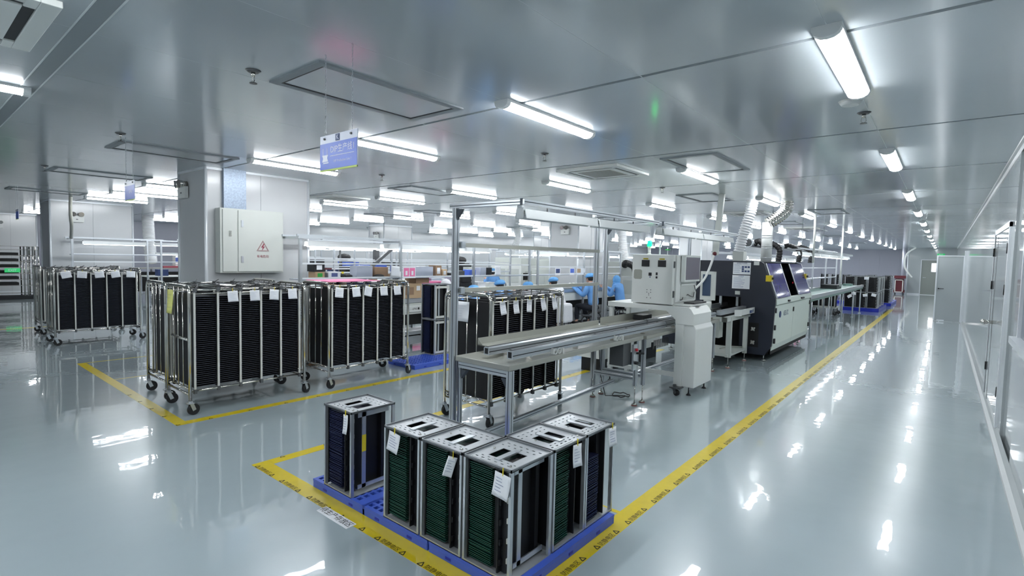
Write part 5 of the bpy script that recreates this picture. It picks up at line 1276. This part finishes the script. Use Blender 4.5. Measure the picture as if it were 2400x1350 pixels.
    if hood:
        MB().sph((hc.x+.028, 0, hc.z-.005), .108, 18, 12, (.95, .93, 1.22), -.9).build('hood', cap, t)
        MB().cyl((hc.x+.03, 0, hc.z-.16), (hc.x+.025, 0, hc.z-.05), .12, 16, .085).build('hood_neck', cap, t)
    else:
        m = MB(); n_ = 18; mm = 9; base = 0
        for i in range(mm+1):
            th = (i/mm)*PI/2
            for k in range(n_):
                a = 2*PI*k/n_; rr = (.118+.006*math.sin(5*a))*math.cos(th)**.75
                if i == 0: rr = .100
                m.v.append((hc.x+.018+rr*math.cos(a), rr*.92*math.sin(a), hc.z+.025+.10*math.sin(th)+.022*math.cos(a)*(-1)*(1-i/mm)*(-1)))
        for i in range(mm):
            for k in range(n_): k2 = (k+1) % n_; m.f.append((i*n_+k, i*n_+k2, (i+1)*n_+k2, (i+1)*n_+k)); m.sm.append(True)
        m.build('cap', cap, t)
        MB().ring([(hc.x+.012+.094*math.cos(a), .088*math.sin(a), hc.z+.032+.012*math.cos(a)) for a in [i*2*PI/16 for i in range(16)]], .009, 6, closed=True).prism([(hc.x-.075, -.05), (hc.x-.135, -.03), (hc.x-.135, .03), (hc.x-.075, .05)], 'z', hc.z+.030, hc.z+.036).build('cap_band', cap, t)
    # stool
    return t
def stool(label, x, y):
    t = thing('stool', label, 'stool', (x, y, 0))
    MB().cyl((0,0,.31), (0,0,.34), .15, 20, .16).build('seat', 'rubber', t)
    for a in (PI/4, 3*PI/4, 5*PI/4, 7*PI/4):
        MB().ring([(.08*math.cos(a), .08*math.sin(a), .31), (.13*math.cos(a), .13*math.sin(a), .28), (.17*math.cos(a), .17*math.sin(a), .2), (.19*math.cos(a), .19*math.sin(a), 0)], .011, 8).build('leg', 'black', t)
    MB().ring([(.15*math.cos(a), .15*math.sin(a), .18) for a in [i*2*PI/16 for i in range(16)]], .007, 6, closed=True).build('foot_ring', 'black', t)
W_ = [('seated worker in a white hooded smock, left, behind the first tall post', -6.50, 6.25, 'coatw', 'coatw', .10, 1.20, .34, .88, False, True, False),
      ('worker whose low pale blue cap just shows above the trolley', -6.50, 7.12, 'coat', 'cap', .22, 1.06, .36, .88, False, False, False),
      ('worker in blue cap and blue smock bending left over the bench', -6.50, 7.85, 'coat', 'cap', .20, 1.15, .36, .88, False, False, False),
      ('worker with dark hair under a blue cap, seen in profile beside the wide post', -6.50, 8.62, 'coatw', 'cap', .12, 1.10, .34, .88, False, False, False),
      ('worker in a long white smock and blue cap behind the right end of the trolley', -6.50, 9.62, 'coatw', 'cap', .16, 1.18, .38, .88, False, False, True),
      ('man in a blue smock, blue cap and black trousers holding white gloved hands up', -6.52, 11.0, 'coat', 'cap', .06, 1.26, .50, .95, True, False, False),
      ('worker in a blue hooded smock seated behind the wide aluminium posts', -6.45, 12.25, 'coat', 'cap', .08, 1.20, .42, .88, False, True, False),
      ('distant worker in blue working to the left in the far rows', -10.6, 12.0, 'coat', 'cap', .15, 1.25, .40, .9, False, False, False)]
for k, (l, x, y, sm_, cp, ln, hd, rc_, hz, gl, ho, lg) in enumerate(W_):
    worker(l, x, y, .0 if k != 7 else -.4, sm_, cp, ln, hd, rc_, hz, gl, ho, lg)
    stool('black stool under the %s' % ('white hooded worker', 'worker with the low blue cap', 'worker bending left', 'worker seen in profile', 'worker in the long white smock', 'seated man in blue', 'blue hooded worker', 'distant worker')[k], x+.02, y)
stool('empty black stool between the white smocked worker and the seated man', -6.15, 10.15)

# ------------------------------------------------------------------ rear machines and rows
def bigmachine(name, label, x0, x1, y0, y1, z1, up=None, m_='white'):
    t = thing(name, label, 'machine', ((x0+x1)/2, (y0+y1)/2, 0))
    MB().box(x0, x1, y0, y1, .08, z1).build('body', m_, t, world=True, bevel=.01)
    MB().box(x0+.05, x1-.05, y0+.05, y1-.05, 0, .08).build('plinth', 'black', t, world=True)
    for a in (.08, .52): 
        w0 = x0+(x1-x0)*a; w2 = w0+(x1-x0)*.4
        MB().box(w0, w2, y0-.008, y0, z1*.55, z1*.9).build('front_hatch', 'cream', t, world=True, bevel=.003)
        MB().box(x1, x1+.008, y0+(y1-y0)*a, y0+(y1-y0)*(a+.4), z1*.3, z1*.85).build('side_hatch', 'cream', t, world=True, bevel=.003)
    MB().box(x1+.001, x1+.012, y0+.1, y0+.35, z1*.62, z1*.8).build('control_panel', 'hole', t, world=True)
    if up: MB().box(x0+.1, x1-.1, y0+.1, y1-.1, z1, up).build('upper_housing', 'cream', t, world=True, bevel=.01)
    return t
bigmachine('rear_machine', 'white machine with a black exhaust elbow behind the blue hooded worker', -8.0, -6.3, 13.6, 16.5, 1.15, 1.55)
flex('black exhaust elbow on the white machine behind the blue hooded worker', [(-7.1, 13.62, 1.45), (-7.0, 13.52, 1.52), (-6.75, 13.5, 1.42), (-6.7, 13.55, 1.18)], .09, 'rubber', cat='hose', amp=.1)
flex('white ribbed duct falling from the ceiling between the wide posts and the inspection machine', [(-7.35, 13.9, H), (-7.35, 13.9, 2.2), (-7.25, 13.9, 1.56)], .13)
flex('ribbed duct from the ceiling over the middle rear rows', [(-12.3, 15.0, H), (-12.2, 15.0, 2.3), (-12.5, 15.0, 1.8)], .11)
flex('ribbed duct from the ceiling at the left between the pillars', [(-20.3, 5.6, H), (-20.2, 5.6, 2.0), (-20.0, 5.6, 1.15)], .16)
bigmachine('rear_machine', 'far white machine right of the rear pillar', -12.6, -11.2, 14.0, 16.8, 1.35, 1.6)
bigmachine('rear_machine', 'white machine block behind the light racks in the middle', -10.6, -9.5, 13.8, 15.6, 1.25, 1.55, 'cream')
bigmachine('rear_machine', 'pale machine behind the dark machine roof', -5.9, -4.9, 13.0, 19.0, 1.3, 1.6, 'cream')
for k, (xr, y0, y1, s_) in enumerate([(-9.2, 5.0, 11.0, -1), (-11.6, 5.2, 12.8, 1), (-13.6, 5.0, 13.0, -1), (-15.3, 4.9, 10.6, 1), (-18.2, 5.0, 10.6, -1)]):
    gantry(('first', 'second', 'third', 'fourth', 'fifth')[k]+' far light rack row behind the assembly bench', xr, y0, y1, 1.82, s_, (1.22, 1.45), True, 2.0)
    bench(('first', 'second', 'third', 'fourth', 'fifth')[k]+' far workbench row behind the assembly bench', min(xr, xr+s_*.75)+(.03 if s_ > 0 else -.03), max(xr, xr+s_*.75)+(.03 if s_ > 0 else -.03), y0, y1, .8)
gantry('light rack standing in front of the second pillar', -15.3, 2.75, 4.5, 1.79, -1, (1.45, 1.27), True, 1.7)
for k, (xr, y0, y1, s_) in enumerate([(-9.5, 17.0, 26, 1), (-12.5, 18.0, 28, -1), (-6.0, 21.0, 30, 1), (-15, 17, 26, 1)]):
    gantry(('first', 'second', 'third', 'fourth')[k]+' most distant light rack row', xr, y0, y1, 1.82, s_, (1.3,), True, 3.0)
    bench(('first', 'second', 'third', 'fourth')[k]+' most distant workbench row', min(xr, xr+s_*.75)+(.03 if s_ > 0 else -.03), max(xr, xr+s_*.75)+(.03 if s_ > 0 else -.03), y0, y1, .85)
# small goods on the far rows
cols = ['black', 'card', 'paper', 'signb', 'film', 'card2', 'dgrey', 'white', 'hole', 'cream', 'navy', 'pink']
for k in range(58):
    r_ = k % 5; xr, sgn = ((-9.2, -1), (-11.6, 1), (-13.6, -1), (-15.3, 1), (-18.2, -1))[r_]
    y = 5.4+5.2*((k*.618) % 1.0); zb = .8 if k % 3 else 1.222
    xc_ = xr+sgn*.35 if zb < 1 else xr-.15
    sx2 = random.uniform(.10, .2) if zb < 1 else .09; sy2 = random.uniform(.08, .25); h_ = random.uniform(.1, .34) if zb < 1 else random.uniform(.08, .2)
    o = MB().box(xc_-sx2, xc_+sx2, y-sy2, y+sy2, zb, zb+h_).build('parts_box', cols[k % 12], bevel=.004)
    tag(o, 'small %s box on the %s far row, %s %s' % (('black', 'brown', 'paper white', 'blue', 'film grey', 'tan', 'dark grey', 'glossy white', 'deep black', 'cream', 'navy', 'pink')[k % 12], ORD[r_], 'on the shelf' if zb > 1 else 'on the bench', 'toward its %s end' % ('left' if y < 7.1 else 'middle' if y < 8.9 else 'right')), 'box', 'goods on the far rows')
for k, (x, y, z, l) in enumerate([(-9.76, 9.6, .8, 'black coil winder machine on the first far row, above the caps'), (-11.2, 11.0, .8, 'dark tabletop machine on the second far row'), (-14.15, 9.0, .8, 'dark tabletop machine on the third far row')]):
    t = thing('tabletop_machine', l, 'machine', (x, y, z))
    MB().box(-.2, .2, -.35, .35, 0, .12).box(-.15, .15, -.05, .3, .12, .6).build('machine_body', 'black', t); MB().sph((0, 0, .7), .16, 12, 8, (1, 1.3, .7)).build('motor', 'rubber', t); MB().cyl((.1, -.2, .12), (.1, -.2, .95), .03).build('column', 'dgrey', t)
tag(MB().bar((-9.2, 6.3, 1.2), (-9.2, 7.1, 1.8), .06, .06).build('diagonal_brace', 'dgrey'), 'dark diagonal brace in the far rows above the pink pictures', 'brace')
tag(MB().box(-11.7, -11.58, 8.3, 8.42, 1.0, 2.0).build('black_column', 'dgrey'), 'dark upright column in the far rows behind the light rack', 'column')
# left: wire rack and far table
wr_ = thing('wire_rack', 'chrome wire rack of dark trays at the far left edge', 'rack', (-21.8, 2.2, 0))
m = MB(); 
for x in (-22.1, -21.5):
    for y in (.8, 2.72, 2.80, 2.92, 3.05): m.cyl((x, y, .1), (x, y, 1.6), .018, 8)
for z in (.18, .42, .60, .78, .96, 1.14, 1.32, 1.5, 1.6): m.box(-22.1, -21.5, .8, 3.05, z-.008, z+.008)
m.build('rack_frame', 'chrome', wr_, world=True)
for j, z in enumerate((.45, .63, .81, .99, 1.17, 1.35)): MB().box(-22.05, -21.52, .9, 2.60, z-.02, z+.06).build('dark_tray', 'hole', wr_, world=True)
MB().box(-22.1, -21.5, .8, 3.0, .0, .1).build('base', 'black', wr_, world=True)
bench('grey table with red and white goods left of the near pillar', -20.6, -19.8, 4.3, 7.2, 1.0, True, 'grey')
bx('red_tray', 'long dark red tray on the grey table left of the near pillar', 'tray', -20.1, -19.85, 5.9, 7.0, 1.002, 1.06, 'warn'); bx('black_stock', 'dark crates stored under the grey table', 'crate', -20.5, -19.9, 4.5, 7.0, .25, .85, 'hole')
bx('white_device', 'white device on the red tray left of the near pillar', 'device', -20.3, -20.0, 6.3, 6.9, 1.062, 1.4, 'white'); t = thing('white_bag', 'white bag on the left end of the grey table', 'bag', (-20.0, 4.8, 1.0)); MB().sph((-20.0, 4.8, 1.07), .12, 12, 8, (1, 1.3, .7), -.7).build('bag', 'glove', t, world=True)
lp = thing('hanging_lamp', 'short lit lamp trough above the red tray at the left', 'lamp', (-19.9, 6.2, 1.45)); MB().box(-19.95, -19.85, 5.7, 6.6, 1.45, 1.5).build('reflector', 'lampw', lp, world=True); MB().cyl((-19.87, 5.7, 1.44), (-19.87, 6.6, 1.44), .02, 8).build('tube', 'tube', lp, world=True)
flex('grey loose cable hanging from the ceiling in front of the second pillar', [(-14.6, 2.62, H), (-14.65, 2.62, 2.4), (-14.75, 2.65, 2.1), (-15.2, 2.72, 1.82)], .032, 'grey', cat='cable', ribs=False)
